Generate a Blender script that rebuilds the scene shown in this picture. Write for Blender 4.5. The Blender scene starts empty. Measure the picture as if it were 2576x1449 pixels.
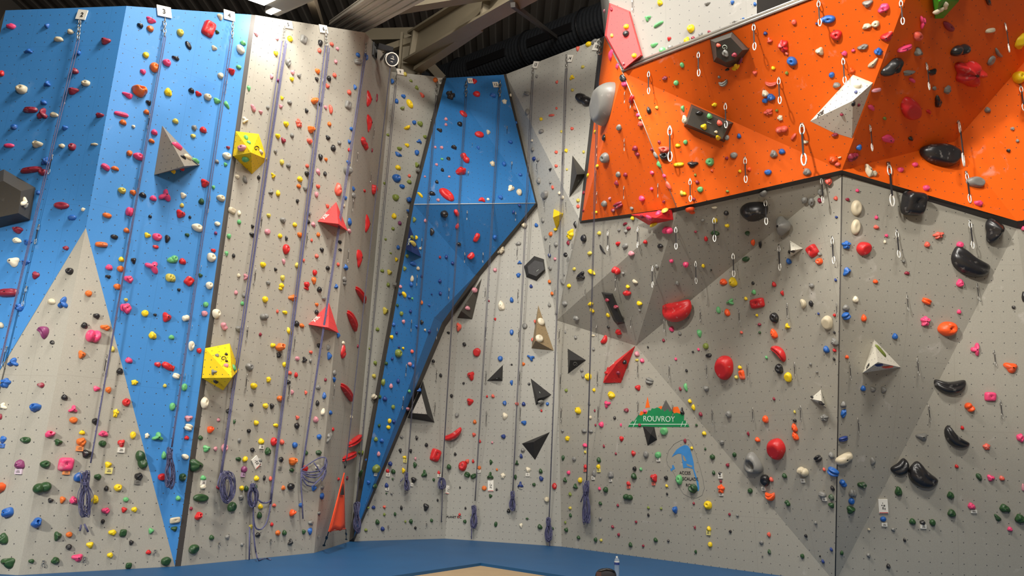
import bpy, bmesh, math, random
from mathutils import Vector, Matrix
from mathutils.bvhtree import BVHTree
from mathutils.geometry import tessellate_polygon

SC = bpy.context.scene
COL = SC.collection
random.seed(7)

# ---------------------------------------------------------------- camera
FPX, PITCH, ROLL, EYE = 1860.0, math.radians(14.0), math.radians(2.4), 1.5
_R, _U, _F = Vector((1, 0, 0)), Vector((0, -math.sin(PITCH), math.cos(PITCH))), Vector((0, math.cos(PITCH), math.sin(PITCH)))
CX = math.cos(ROLL) * _R + math.sin(ROLL) * _U
CY = -math.sin(ROLL) * _R + math.cos(ROLL) * _U
CAM = Vector((0, 0, EYE))
cam = bpy.data.objects.new('camera', bpy.data.cameras.new('camera'))
COL.objects.link(cam)
cam.data.sensor_width = 36.0
cam.data.lens = FPX / 2576 * 36.0
cam.data.clip_end = 200
m = Matrix((CX, CY, -_F)).transposed().to_4x4()
m.translation = CAM
cam.matrix_world = m
SC.camera = cam

# ---------------------------------------------------------------- exposure, world, hall light, added spots
SC.view_settings.view_transform = 'Standard'
SC.view_settings.look = 'None'
SC.view_settings.exposure = 0.75
SC.view_settings.gamma = 1.0
SC.view_settings.use_curve_mapping = False
w = bpy.data.worlds.new('hall_air')
SC.world = w
w.use_nodes = True
w.node_tree.nodes['Background'].inputs[0].default_value = (1.0, 0.95, 0.88, 1)
w.node_tree.nodes['Background'].inputs[1].default_value = 0.09


def area(name, loc, target, energy, sx, sy, col=(1, 0.95, 0.87)):
    l = bpy.data.lights.new(name, 'AREA')
    l.shape = 'RECTANGLE'; l.size = sx; l.size_y = sy
    l.energy = energy; l.color = col
    o = bpy.data.objects.new(name, l)
    COL.objects.link(o)
    o.location = loc
    o.rotation_euler = (Vector(target) - Vector(loc)).to_track_quat('-Z', 'Y').to_euler()
    return o


# unseen area lights: hall light overhead, then two added to fill
area('unseen_area_light', (-1.8, 7.4, 12.3), (-1.2, 8.8, 0.0), 740, 3.0, 1.4)
area('unseen_area_light', (0.5, -4.0, 9.5), (0.0, 12.0, 3.0), 430, 3.0, 1.6)  # added fill light behind the viewer
area('unseen_area_light', (4.2, 3.0, 12.0), (5.0, 12.0, 4.0), 460, 2.4, 1.0)  # added light that reaches the low orange band under the roof


def flood(loc, target, energy, deg, blend):
    sl = bpy.data.lights.new('added_spot', 'SPOT')
    sl.energy = energy; sl.color = (1, 0.95, 0.87); sl.spot_size = math.radians(deg); sl.spot_blend = blend; sl.shadow_soft_size = 0.35
    so = bpy.data.objects.new('added_spot', sl)
    COL.objects.link(so)
    so.location = loc
    so.rotation_euler = (Vector(target) - Vector(loc)).to_track_quat('-Z', 'Y').to_euler()


flood((-7.6, 2.2, 4.6), (-6.6, 9.9, 1.2), 1500, 62, 0.9)    # added unseen spot that brightens the foot of the left wall
flood((-4.0, 1.0, 9.8), (1.5, 14.3, 6.6), 3600, 30, 0.7)     # added unseen spot, lifts the tall grey wall and orange side face
flood((-4.5, 0.0, 9.0), (8.6, 11.4, 5.7), 4600, 25, 0.7)    # added unseen spot, kept narrow to brighten the outer orange facets

# ---------------------------------------------------------------- helpers
def lin(c):
    return tuple(((x / 255) / 12.92 if x / 255 <= 0.04045 else ((x / 255 + 0.055) / 1.055) ** 2.4) for x in c) + (1.0,)


def ray(px, py):
    return ((px - 1288) / FPX * CX - (py - 724.5) / FPX * CY + _F)


def px_of(p):
    d = p - CAM
    z = d.dot(_F)
    return (1288 + FPX * d.dot(CX) / z, 724.5 - FPX * d.dot(CY) / z, z)


def at_z(px, py, z=0.0):
    d = ray(px, py)
    return CAM + d * ((z - EYE) / d.z)


def at_depth(px, py, dep):
    return CAM + ray(px, py) * dep


class Plane:
    def __init__(s, p, n):
        s.p, s.n = Vector(p), Vector(n).normalized()
        if s.n.dot(CAM - s.p) < 0: s.n = -s.n

    def hit(s, px, py, off=0.0):
        d = ray(px, py)
        return CAM + d * ((s.p + s.n * off - CAM).dot(s.n) / d.dot(s.n))


def vplane(a, b):
    d = b - a
    return Plane(a, Vector((-d.y, d.x, 0)))


def plane3(a, b, c):
    return Plane(a, (b - a).cross(c - a))


def link(o, parent=None):
    COL.objects.link(o)
    if parent is not None: o.parent = parent
    return o


def tag(o, label=None, cat=None, group=None, kind=None):
    if label: o['label'] = label
    if cat: o['category'] = cat
    if group: o['group'] = group
    if kind: o['kind'] = kind
    return o


def empty(name, loc, parent=None):
    o = bpy.data.objects.new(name, None)
    o.empty_display_size = 0.05
    o.location = loc
    return link(o, parent)


def mesh_obj(name, verts, faces, mats, parent=None, mi=None, smooth=False, origin=None):
    org = Vector(origin) if origin is not None else Vector((0, 0, 0))
    me = bpy.data.meshes.new(name)
    me.from_pydata([tuple(Vector(v) - org) for v in verts], [], faces)
    for k in (mats if isinstance(mats, (list, tuple)) else [mats]): me.materials.append(k)
    if mi:
        for p, k in zip(me.polygons, mi): p.material_index = k
    if smooth:
        for p in me.polygons: p.use_smooth = True
    me.update()
    o = bpy.data.objects.new(name, me)
    o.location = org
    return link(o, parent)


def bm_obj(name, bm, mats, parent=None, smooth=False):
    me = bpy.data.meshes.new(name)
    bmesh.ops.recalc_face_normals(bm, faces=bm.faces)
    bm.to_mesh(me); bm.free()
    for k in (mats if isinstance(mats, (list, tuple)) else [mats]): me.materials.append(k)
    if smooth:
        for p in me.polygons: p.use_smooth = True
    return link(bpy.data.objects.new(name, me), parent)


def tube(bm, pts, r, seg=6, closed=False):
    pts = [Vector(p) for p in pts]
    n = len(pts)
    rings = []
    for i, p in enumerate(pts):
        a = pts[(i - 1) % n] if (closed or i > 0) else p
        b = pts[(i + 1) % n] if (closed or i < n - 1) else p
        t = (b - a).normalized() if (b - a).length > 1e-9 else Vector((0, 0, 1))
        ref = Vector((0.31, 0.9, 0.13)) if abs(t.dot(Vector((0.31, 0.9, 0.13)).normalized())) < 0.95 else Vector((1, 0, 0))
        u = t.cross(ref).normalized(); v = t.cross(u)
        rings.append([bm.verts.new(p + (u * math.cos(k * 2 * math.pi / seg) + v * math.sin(k * 2 * math.pi / seg)) * r) for k in range(seg)])
    for i in range(n if closed else n - 1):
        A, B = rings[i], rings[(i + 1) % n]
        for k in range(seg):
            bm.faces.new((A[k], A[(k + 1) % seg], B[(k + 1) % seg], B[k]))
    if not closed:
        bm.faces.new(rings[0][::-1]); bm.faces.new(rings[-1])


def box(bm, c, ax, ay, az):
    """box centred at c with half-axis vectors"""
    c = Vector(c)
    v = [bm.verts.new(c + ax * i + ay * j + az * k) for i in (-1, 1) for j in (-1, 1) for k in (-1, 1)]
    for f in ((0, 1, 3, 2), (4, 6, 7, 5), (0, 4, 5, 1), (2, 3, 7, 6), (0, 2, 6, 4), (1, 5, 7, 3)):
        bm.faces.new([v[i] for i in f])


# ---------------------------------------------------------------- materials
def nodes_of(name):
    k = bpy.data.materials.new(name)
    k.use_nodes = True
    nt = k.node_tree
    return k, nt, nt.nodes['Principled BSDF'], nt.links


def simple(name, rgb, rough=0.5, metal=0.0, vary=0.06, scale=9.0, spec=0.5, bump=0.0):
    k, nt, b, L = nodes_of(name)
    c = lin(rgb)
    tc = nt.nodes.new('ShaderNodeTexCoord')
    no = nt.nodes.new('ShaderNodeTexNoise'); no.inputs['Scale'].default_value = scale; no.inputs['Detail'].default_value = 4
    L.new(tc.outputs['Object'], no.inputs['Vector'])
    mx = nt.nodes.new('ShaderNodeMix'); mx.data_type = 'RGBA'
    mx.inputs[6].default_value = tuple(max(0, x * (1 - vary * 2)) for x in c[:3]) + (1,)
    mx.inputs[7].default_value = tuple(min(1, x * (1 + vary * 2)) for x in c[:3]) + (1,)
    L.new(no.outputs['Fac'], mx.inputs[0]); L.new(mx.outputs[2], b.inputs['Base Color'])
    b.inputs['Roughness'].default_value = rough
    b.inputs['Metallic'].default_value = metal
    b.inputs['Specular IOR Level'].default_value = spec
    if bump:
        bp = nt.nodes.new('ShaderNodeBump'); bp.inputs['Strength'].default_value = bump; bp.inputs['Distance'].default_value = 0.01
        L.new(no.outputs['Fac'], bp.inputs['Height']); L.new(bp.outputs['Normal'], b.inputs['Normal'])
    return k


def hold_mat(name, rgb, chalk=0.25, rough=0.42):
    """moulded polyurethane with worn, chalky patches of its own shape"""
    k, nt, b, L = nodes_of(name)
    c = lin(rgb)
    ge = nt.nodes.new('ShaderNodeNewGeometry')
    no = nt.nodes.new('ShaderNodeTexNoise'); no.inputs['Scale'].default_value = 11; no.inputs['Detail'].default_value = 5
    L.new(ge.outputs['Position'], no.inputs['Vector'])
    cr = nt.nodes.new('ShaderNodeValToRGB')
    cr.color_ramp.elements[0].position = 0.60; cr.color_ramp.elements[0].color = (0, 0, 0, 1)
    cr.color_ramp.elements[1].position = 0.78; cr.color_ramp.elements[1].color = (chalk, chalk, chalk, 1)
    L.new(no.outputs['Fac'], cr.inputs[0])
    mx = nt.nodes.new('ShaderNodeMix'); mx.data_type = 'RGBA'
    mx.inputs[6].default_value = c; mx.inputs[7].default_value = (0.72, 0.68, 0.64, 1)
    L.new(cr.outputs[0], mx.inputs[0]); L.new(mx.outputs[2], b.inputs['Base Color'])
    b.inputs['Roughness'].default_value = rough
    return k


def panel(name, rgb, dot=0.155, chalk=0.3, seams=True, speck=0.06, dots=True, rough=0.55):
    """textured climbing panel: grid of bolt holes, faint sheet seams, chalk scuffs (UV in metres)"""
    k, nt, b, L = nodes_of(name)
    N = nt.nodes.new
    c = lin(rgb)
    uv = N('ShaderNodeUVMap'); uv.uv_map = 'UVMap'
    ge = N('ShaderNodeNewGeometry')

    def math_(op, a, bb=None, cc=None):
        n = N('ShaderNodeMath'); n.operation = op
        for i, x in enumerate((a, bb, cc)):
            if x is None: continue
            if isinstance(x, (int, float)): n.inputs[i].default_value = x
            else: L.new(x, n.inputs[i])
        return n.outputs[0]
    sep = N('ShaderNodeSeparateXYZ'); L.new(uv.outputs[0], sep.inputs[0])
    col = None
    # fine grain
    n1 = N('ShaderNodeTexNoise'); n1.inputs['Scale'].default_value = 90; n1.inputs['Detail'].default_value = 3
    L.new(ge.outputs['Position'], n1.inputs['Vector'])
    m1 = N('ShaderNodeMix'); m1.data_type = 'RGBA'
    m1.inputs[6].default_value = tuple(x * (1 - speck * 3) for x in c[:3]) + (1,)
    m1.inputs[7].default_value = tuple(min(1, x * (1 + speck * 3)) for x in c[:3]) + (1,)
    L.new(n1.outputs['Fac'], m1.inputs[0])
    # chalk scuffs
    n2 = N('ShaderNodeTexNoise'); n2.inputs['Scale'].default_value = 2.6; n2.inputs['Detail'].default_value = 7; n2.inputs['Roughness'].default_value = 0.62
    n2.inputs['Distortion'].default_value = 0.6
    L.new(ge.outputs['Position'], n2.inputs['Vector'])
    cr = N('ShaderNodeValToRGB')
    cr.color_ramp.elements[0].position = 0.63; cr.color_ramp.elements[0].color = (0, 0, 0, 1)
    cr.color_ramp.elements[1].position = 0.80; cr.color_ramp.elements[1].color = (chalk, chalk, chalk, 1)
    L.new(n2.outputs['Fac'], cr.inputs[0])
    m2 = N('ShaderNodeMix'); m2.data_type = 'RGBA'; m2.inputs[7].default_value = (0.75, 0.70, 0.66, 1)
    L.new(cr.outputs[0], m2.inputs[0]); L.new(m1.outputs[2], m2.inputs[6])
    col = m2.outputs[2]
    fu = math_('FRACT', math_('DIVIDE', sep.outputs[0], dot)); fv = math_('FRACT', math_('DIVIDE', sep.outputs[1], dot))
    if dots:
        du = math_('SUBTRACT', fu, 0.5); dv = math_('SUBTRACT', fv, 0.5)
        d2 = math_('ADD', math_('MULTIPLY', du, du), math_('MULTIPLY', dv, dv))
        isd = math_('LESS_THAN', d2, (0.0078 / dot) ** 2)
        m3 = N('ShaderNodeMix'); m3.data_type = 'RGBA'; m3.inputs[7].default_value = (0.05, 0.05, 0.055, 1)
        L.new(isd, m3.inputs[0]); L.new(col, m3.inputs[6]); col = m3.outputs[2]
    if seams:
        su = math_('LESS_THAN', math_('FRACT', math_('DIVIDE', sep.outputs[0], dot * 8)), 0.004)
        sv = math_('LESS_THAN', math_('FRACT', math_('DIVIDE', sep.outputs[1], dot * 16)), 0.002)
        sm = math_('MULTIPLY', math_('MAXIMUM', su, sv), 0.35)
        m4 = N('ShaderNodeMix'); m4.data_type = 'RGBA'; m4.inputs[7].default_value = tuple(x * 0.5 for x in c[:3]) + (1,)
        L.new(sm, m4.inputs[0]); L.new(col, m4.inputs[6]); col = m4.outputs[2]
    L.new(col, b.inputs['Base Color'])
    b.inputs['Roughness'].default_value = rough
    b.inputs['Specular IOR Level'].default_value = 0.35
    bp = N('ShaderNodeBump'); bp.inputs['Strength'].default_value = 0.15; bp.inputs['Distance'].default_value = 0.004
    L.new(n1.outputs['Fac'], bp.inputs['Height']); L.new(bp.outputs['Normal'], b.inputs['Normal'])
    return k


M = {
    'blue': panel('blue_panel', (64, 134, 200), chalk=0.12, speck=0.02),
    'blue2': panel('prow_blue_panel', (44, 112, 174), 0.15, chalk=0.28, speck=0.02),
    'grey': panel('pale_grey_panel', (168, 164, 152), 0.158, chalk=0.15),
    'grey2': panel('back_grey_panel', (160, 158, 149), 0.148, chalk=0.18),
    'grey3': panel('scuffed_grey_panel', (162, 158, 146), 0.165, chalk=0.45),
    'grey4': panel('tall_grey_panel', (182, 180, 170), 0.15, chalk=0.3),
    'orange': panel('orange_panel', (238, 100, 14), 0.165, chalk=0.32, speck=0.02, seams=False),
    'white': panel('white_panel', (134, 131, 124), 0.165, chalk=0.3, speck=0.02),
    'kick': simple('grey_kick_strip', (120, 120, 116), 0.6),
    'trim': simple('dark_edge_trim', (62, 58, 54), 0.6, vary=0.05),
    'alu': simple('aluminium_edging', (205, 200, 190), 0.3, 0.7),
    'mat': simple('blue_matting', (26, 82, 128), 0.55, vary=0.08, scale=1.2, bump=0.1),
    'tan': simple('tan_floor', (168, 145, 112), 0.6, vary=0.07, scale=3.0),
    'dark': simple('dark_roof_sheet', (112, 106, 98), 0.8, vary=0.1, scale=1.0),
    'navy': simple('dark_navy_cladding', (30, 33, 40), 0.7, vary=0.1),
    'beam': simple('beige_painted_steel', (128, 118, 98), 0.55, vary=0.06, scale=2.0),
    'corr': simple('ribbed_pale_metal', (186, 178, 164), 0.45, 0.2, vary=0.05),
    'duct': simple('dark_spiral_duct', (40, 43, 47), 0.45, 0.0, vary=0.1),
    'steel': simple('worn_steel', (170, 168, 162), 0.3, 0.85, vary=0.1, scale=40),
    'bright': simple('polished_alloy', (238, 236, 226), 0.25, 0.35, vary=0.03),
    'sling': simple('black_webbing', (34, 32, 36), 0.8),
    'rope': simple('blue_flecked_rope', (88, 88, 122), 0.75, vary=0.3, scale=60),
    'rope_dark': simple('grey_flecked_rope', (70, 70, 84), 0.75, vary=0.3, scale=60),
    'paper': simple('white_card', (232, 228, 216), 0.6, vary=0.02),
    'ink': simple('black_ink', (28, 28, 30), 0.6),
    'inkred': simple('red_ink', (190, 60, 50), 0.6),
    'bolt': simple('dark_bolt', (30, 28, 28), 0.4, 0.3),
    'greenpaint': simple('green_paint', (22, 130, 76), 0.55),
    'orangepaint': simple('orange_paint', (240, 106, 30), 0.55),
    'greypaint': simple('grey_paint', (92, 90, 86), 0.55),
    'bluepaint': simple('sky_blue_paint', (62, 138, 204), 0.55),
    'whitepaint': simple('white_paint', (214, 228, 214), 0.55),
    'flag': simple('orange_banner_cloth', (252, 82, 40), 0.7, vary=0.05, scale=14, bump=0.3),
    'black': simple('black_plastic', (22, 22, 24), 0.35),
}
HC = {  # hold colours
    'P': ('pink', (236, 74, 122)), 'R': ('red', (206, 40, 42)), 'M': ('maroon', (142, 42, 60)), 'U': ('purple', (132, 58, 104)),
    'O': ('orange', (224, 112, 42)), 'Y': ('yellow', (240, 206, 28)), 'L': ('pale yellow', (206, 190, 84)), 'G': ('dark green', (44, 78, 42)),
    'E': ('light green', (104, 182, 116)), 'B': ('blue', (40, 98, 176)), 'N': ('navy blue', (38, 60, 124)), 'K': ('black', (38, 37, 38)),
    'W': ('cream white', (232, 222, 196)), 'A': ('grey', (132, 131, 126)), 'T': ('beige', (206, 194, 166)), 'F': ('bright orange', (250, 92, 36)),
    'C': ('coral', (226, 98, 80)), 'I': ('pale mauve', (208, 140, 150)), 'Z': ('olive green', (124, 138, 62)),
}
HM = {k: hold_mat(v[0].replace(' ', '_') + '_resin', v[1], 0.45 if k in 'RMPC' else 0.3, 0.3 if k == 'K' else 0.42) for k, v in HC.items()}

# ================================================================ THE SHELL
f0 = at_z(46, 1447); fB = at_z(440, 1425); fC0 = at_z(455, 1424); fC = at_z(790, 1391)
fD = at_z(880, 1362); fH = at_z(1120, 1355); fM = at_z(1413, 1375); fS = at_z(2101, 1466)
PB = vplane(f0, fB); PC = vplane(fC0, fC); PD = vplane(fC, fD); PH1 = vplane(fD, fH); PH2 = vplane(fH, fM); PR = vplane(fM, fS)
PN = vplane(fS, fS + Vector((1, -0.15, 0)))
tB0 = PB.hit(318, 15); tB1 = PB.hit(632, 37)
tC0 = PC.hit(643, 38); tC1 = PC.hit(918, 82)
dA = ray(14, 26); tA = CAM + dA * ((tB0.z - EYE) / dA.z)
PA = vplane(f0, tA)
tD1 = PD.hit(1000, 175)


def uv_facet(bm, lay, face):
    n = face.normal
    up = Vector((0, 0, 1)) - n * n.z
    if up.length < 0.15: up = Vector((0, 1, 0)) - n * n.y
    up.normalize(); u = up.cross(n)
    for lp in face.loops:
        lp[lay].uv = (lp.vert.co.dot(u), lp.vert.co.dot(up))


SHELL_V, SHELL_F, SHELL_NAME = [], [], []


def facets(name, polys, mats, thick=0.0):
    """one structure mesh out of flat facets: polys = [(verts, material index)], facing the hall"""
    bm = bmesh.new(); lay = bm.loops.layers.uv.new('UVMap')
    for pts, mi in polys:
        tris = tessellate_polygon([[Vector(p) for p in pts]]) if len(pts) > 3 else [(0, 1, 2)]
        nn = sum(((pts[t[1]] - pts[t[0]]).cross(pts[t[2]] - pts[t[0]]) for t in tris), Vector())
        for t in tris:
            q = [pts[i] for i in t]
            if (q[1] - q[0]).cross(q[2] - q[0]).dot(CAM - q[0]) < 0: q.reverse()
            f = bm.faces.new([bm.verts.new(p) for p in q]); f.material_index = mi
            f.normal_update(); uv_facet(bm, lay, f)
            b = len(SHELL_V); SHELL_V.extend(q); SHELL_F.append((b, b + 1, b + 2)); SHELL_NAME.append(name)
    me = bpy.data.meshes.new(name)
    bmesh.ops.remove_doubles(bm, verts=bm.verts, dist=0.0005)
    bm.to_mesh(me); bm.free()
    for k in mats: me.materials.append(M[k])
    o = link(bpy.data.objects.new(name, me))
    tag(o, kind='structure')
    return o


Z = Vector((0, 0, 1))
def down(p): return Vector((p.x, p.y, 0))

# --- blue slab: two planes folded along a plumb line, with the grey triangle painted over the fold
T = PB.hit(216, 573)
fTr = fB
edgeA0 = down(tA)
gAl = PA.hit(0, 930)
gA0 = edgeA0
# left foot of the grey triangle continues out of the picture
dirA = (gAl - T)
tt = (edgeA0 - T).dot((edgeA0 - f0).normalized()) / dirA.dot((edgeA0 - f0).normalized())
gAe = T + dirA * tt
facets('wall_left', [
    ([tA, tB0, T, gAe], 0), ([gAe, T, f0, edgeA0], 1),
    ([tB0, tB1, fB, T], 0), ([T, fB, f0], 1),
    ([tB1, tC0, fC0, fB], 2),
    ([tA, edgeA0, edgeA0 + Vector((-1.5, 1.6, 0)), tA + Vector((-1.5, 1.6, 0))], 1),
], ['blue', 'grey', 'trim'])
facets('wall_left_grey', [([tC0, tC1, fC, fC0], 0), ([tC1, tD1, fD, fC], 0)], ['grey'])

# --- back wall behind the prow
e0 = PH1.hit(962, 178); e1 = PH1.hit(1124, 196)
hA = PH1.hit(1190, 190)
hTop = PH2.hit(1272, 187)
foldTop = fH + Z * hTop.z
q515 = PH2.hit(1349, 513); q806 = PH2.hit(1400, 806)
dP = ray(1512, 95)
# top edge of the tall grey wall rises with the roof
pTop = PR.hit(1512, 95, 1.0)
PP = vplane(hTop, pTop)
p545 = PP.hit(1456, 548); p555 = PP.hit(1475, 560)
pTopR = PP.hit(1535, 86)
facets('wall_back', [
    ([e0, e1, foldTop, fH, fD], 0), ([foldTop, hTop, q515, q806, fM, fH], 0),
], ['grey2'])
facets('wall_upper', [
    ([hTop, pTopR, PP.hit(1500, 600), p545], 0), ([hTop, p545, q515], 1), ([q515, p545, q806], 1),
], ['grey4', 'grey4'])

# --- orange overhang
o4 = PP.hit(1463, 555, 0.45); o1 = PP.hit(1521, 92, 0.55)
c870 = PR.hit(1600, 870, 0.3)
j4 = PP.hit(1459, 562, 0.30); j3 = PR.hit(1703, 532, 2.55)
o3 = Plane(j3 + PR.n * 0.14, PR.n).hit(1703, 522); o2 = PR.hit(1567, 182, 3.9)
o5 = PN.hit(2118, 428, 2.3); o6 = PN.hit(2558, 556, 1.2)
dl = ray(2040, 0); lip = CAM + dl * ((o2.z - EYE) / dl.z)
PO3 = plane3(o2, lip, o5)
lip2 = lip + (lip - o2) * 0.55
o7 = PO3.hit(2300, -60)
oq = PN.hit(2402, 356, 1.5); r1 = PN.hit(2610, 118, 1.9); r0 = PN.hit(2720, -60, 2.6); r2 = PN.hit(2680, 545, 1.1)
facets('wall_overhang', [
    ([o1, o2, o3, o4], 0), ([o2, o5, o3], 0), ([o2, lip, lip2, o7, o5], 0),
    ([o5, o7, r0, r1, oq], 0), ([o5, oq, o6], 0), ([oq, r1, r2, o6], 0), ([r1, r0, r2], 0),
], ['orange'])
# --- shaded grey facets and the pale faces below the overhang
s0 = PN.hit(2118, 440, 2.15); j6 = PN.hit(2558, 575, 1.06)
r2t = PN.hit(2680, 600, 0.9)
fN = at_z(2680, 1490); fN = PN.hit(2680, 1490)
fNd = Vector((fN.x, fN.y, 0))
facets('wall_centre', [
    ([q806, j4, j3, c870], 0), ([j3, s0, c870], 0), ([c870, s0, fS], 1), ([q806, c870, fS, fM], 1), ([p545, j4, q806], 0),
], ['grey3', 'grey3'])
fNL = at_z(2104, 1462)
facets('wall_right', [([s0, j6, fS], 0), ([j6, r2t, fNd, fS], 0)], ['grey3'])
facets('trim_1', [
    ([o4, o3, j3, j4], 0), ([o3, o5, s0, j3], 0), ([o5, o6, j6, s0], 0), ([o6, r2, r2t, j6], 0),
    ([PP.hit(1509, 95, 0.0), o1, o4, j4, PP.hit(1455, 566, 0)], 0),
], ['trim'])
# --- white headwall above the lip
ph = vplane(o2, lip)
hw0 = ph.hit(1530, -6); hw1 = ph.hit(1904, -6); hw2 = ph.hit(1905, 46)
k0 = ph.hit(1568, 178); kA = ph.hit(1615, 152); kB = ph.hit(1720, 105); kC = ph.hit(1904, 37)
up = Z * 1.2
rb = PP.hit(1510, -6, 0.8)
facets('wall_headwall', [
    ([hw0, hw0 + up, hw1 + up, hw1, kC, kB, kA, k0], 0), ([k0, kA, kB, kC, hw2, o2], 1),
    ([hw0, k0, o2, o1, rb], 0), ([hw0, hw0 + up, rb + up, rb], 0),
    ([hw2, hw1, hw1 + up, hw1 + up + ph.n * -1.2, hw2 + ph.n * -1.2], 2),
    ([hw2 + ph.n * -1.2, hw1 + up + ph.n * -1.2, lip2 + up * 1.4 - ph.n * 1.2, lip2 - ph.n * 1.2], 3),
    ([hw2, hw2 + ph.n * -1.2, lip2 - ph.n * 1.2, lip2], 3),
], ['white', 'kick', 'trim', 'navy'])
bm = bmesh.new()
for k in (0, 1):
    off = ph.n * (0.03 + 0.0 * k) + Z * (0.015 + 0.05 * k)
    tube(bm, [o2 + off, lip + off, lip2 + off], 0.022, 8)
tag(bm_obj('trim_2', bm, M['alu'], None, True), kind='structure')
bm = bmesh.new(); tube(bm, [o2 + PR.n * .01, o3 + PR.n * .01], 0.007, 6); tube(bm, [o1, o2], 0.007, 6)
tag(bm_obj('trim_3', bm, M['alu'], None, True), kind='structure')

# --- blue prow
g1 = PH1.hit(1123, 196, 0.25); g2 = PH2.hit(1267, 188, 0.12); g3 = PH1.hit(1041, 514, 1.15); g4 = PH2.hit(1347, 511, 0.25)
g5 = PH2.hit(1196, 692, 0.2); g6 = PH1.hit(1112, 812, 0.3); g7 = PH1.hit(890, 1352, 0.12); gm = PH2.hit(1110, 806, 0.55)
gi = PH2.hit(1118, 690, 0.85)
gx = PH1.hit(1092, 800, 0.62)
facets('wall_prow', [
    ([g1, g2, g4], 0), ([g1, g4, g3], 0),
    ([g3, g4, g5, gx], 0), ([g5, g6, gx], 0), ([g3, gx, g7], 0), ([gx, g6, g7], 0),
    ([g1, g3, PH1.hit(1031, 514), PH1.hit(1112, 197)], 1), ([g3, g7, PH1.hit(876, 1362, .02), PH1.hit(1031, 514)], 1),
    ([g2, g4, PH2.hit(1353, 514, .02), PH2.hit(1274, 187, .02)], 1), ([g4, g5, PH2.hit(1208, 694, .02), PH2.hit(1353, 516, .02)], 1),
    ([g5, g6, PH1.hit(1119, 824, .02), PH2.hit(1208, 694, .02)], 1), ([g6, g7, PH1.hit(890, 1364, .02), PH1.hit(1120, 824, .02)], 1),
    ([g7, PH1.hit(876, 1362, .02), PH1.hit(890, 1364, .02)], 1),
], ['blue2', 'trim'])

bm = bmesh.new(); tube(bm, [g3 + PH1.n * .004, g4 + PH1.n * .004], 0.007, 6)
tag(bm_obj('trim_4', bm, M['paper'], None, True), kind='structure')
bm = bmesh.new(); tube(bm, [s0 + PN.n * .002, fS + PN.n * .002], 0.008, 6)
tag(bm_obj('trim_5', bm, M['trim'], None, True), kind='structure')
# --- floor: blue matting with the bare tan floor showing where it is cut away
tip = at_z(1210, 1416); tl = at_z(985, 1449); tr = at_z(1425, 1449)
L_ = tip + (tl - tip).normalized() * 9; R_ = tip + (tr - tip).normalized() * 9
bm = bmesh.new()
for poly in ([(-14, 20), (-14, L_.y), (L_.x, L_.y), (tip.x, tip.y), (tip.x, 20)], [(tip.x, 20), (tip.x, tip.y), (R_.x, R_.y), (14, R_.y), (14, 20)]):
    bm.faces.new([bm.verts.new((x, y, 0)) for x, y in poly])
for a_, b_ in ((L_, tip), (tip, R_)):
    bm.faces.new([bm.verts.new(q) for q in (a_, a_ - Z * .045, b_ - Z * .045, b_)])
tag(bm_obj('floor_mat', bm, M['mat']), kind='structure')
tag(mesh_obj('floor', [(-15, -14, -.045), (15, -14, -.045), (15, 26, -.045), (-15, 26, -.045)], [(0, 1, 2, 3)], M['tan']), kind='structure')
# --- hall roof and far walls
bm = bmesh.new()
n = 150
prev = None
for i in range(2 * n + 1):  # ribbed roof sheets, sloping up to the far side of the hall
    x = -15 + 30 * (i // 2 + (0.8 if i % 2 else 0)) / n
    h = 0.07 if (i // 2) % 2 else 0.0
    cur = [bm.verts.new((x, -14, 13.2 + h)), bm.verts.new((x, 27, 14.6 + h))]
    if prev: bm.faces.new((prev[0], cur[0], cur[1], prev[1]))
    prev = cur
tag(bm_obj('ceiling', bm, M['dark']), kind='structure')
tag(mesh_obj('wall_far', [(-15, 22.5, -.1), (15, 22.5, -.1), (15, 22.5, 15), (-15, 22.5, 15)], [(0, 1, 2, 3)], M['navy']), kind='structure')
tag(mesh_obj('wall_side', [(-15, -14, -.1), (-15, 26, -.1), (-15, 26, 15), (-15, -14, 15)], [(0, 1, 2, 3)], M['dark']), kind='structure')
BVH = BVHTree.FromPolygons(SHELL_V, SHELL_F)
PLACED = None


def hit(px, py):
    d = ray(px, py).normalized()
    p, n_, i, _ = BVH.ray_cast(CAM, d)
    if p is None: return None, None, None
    if n_.dot(d) > 0: n_ = -n_
    return p, n_, i


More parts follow.
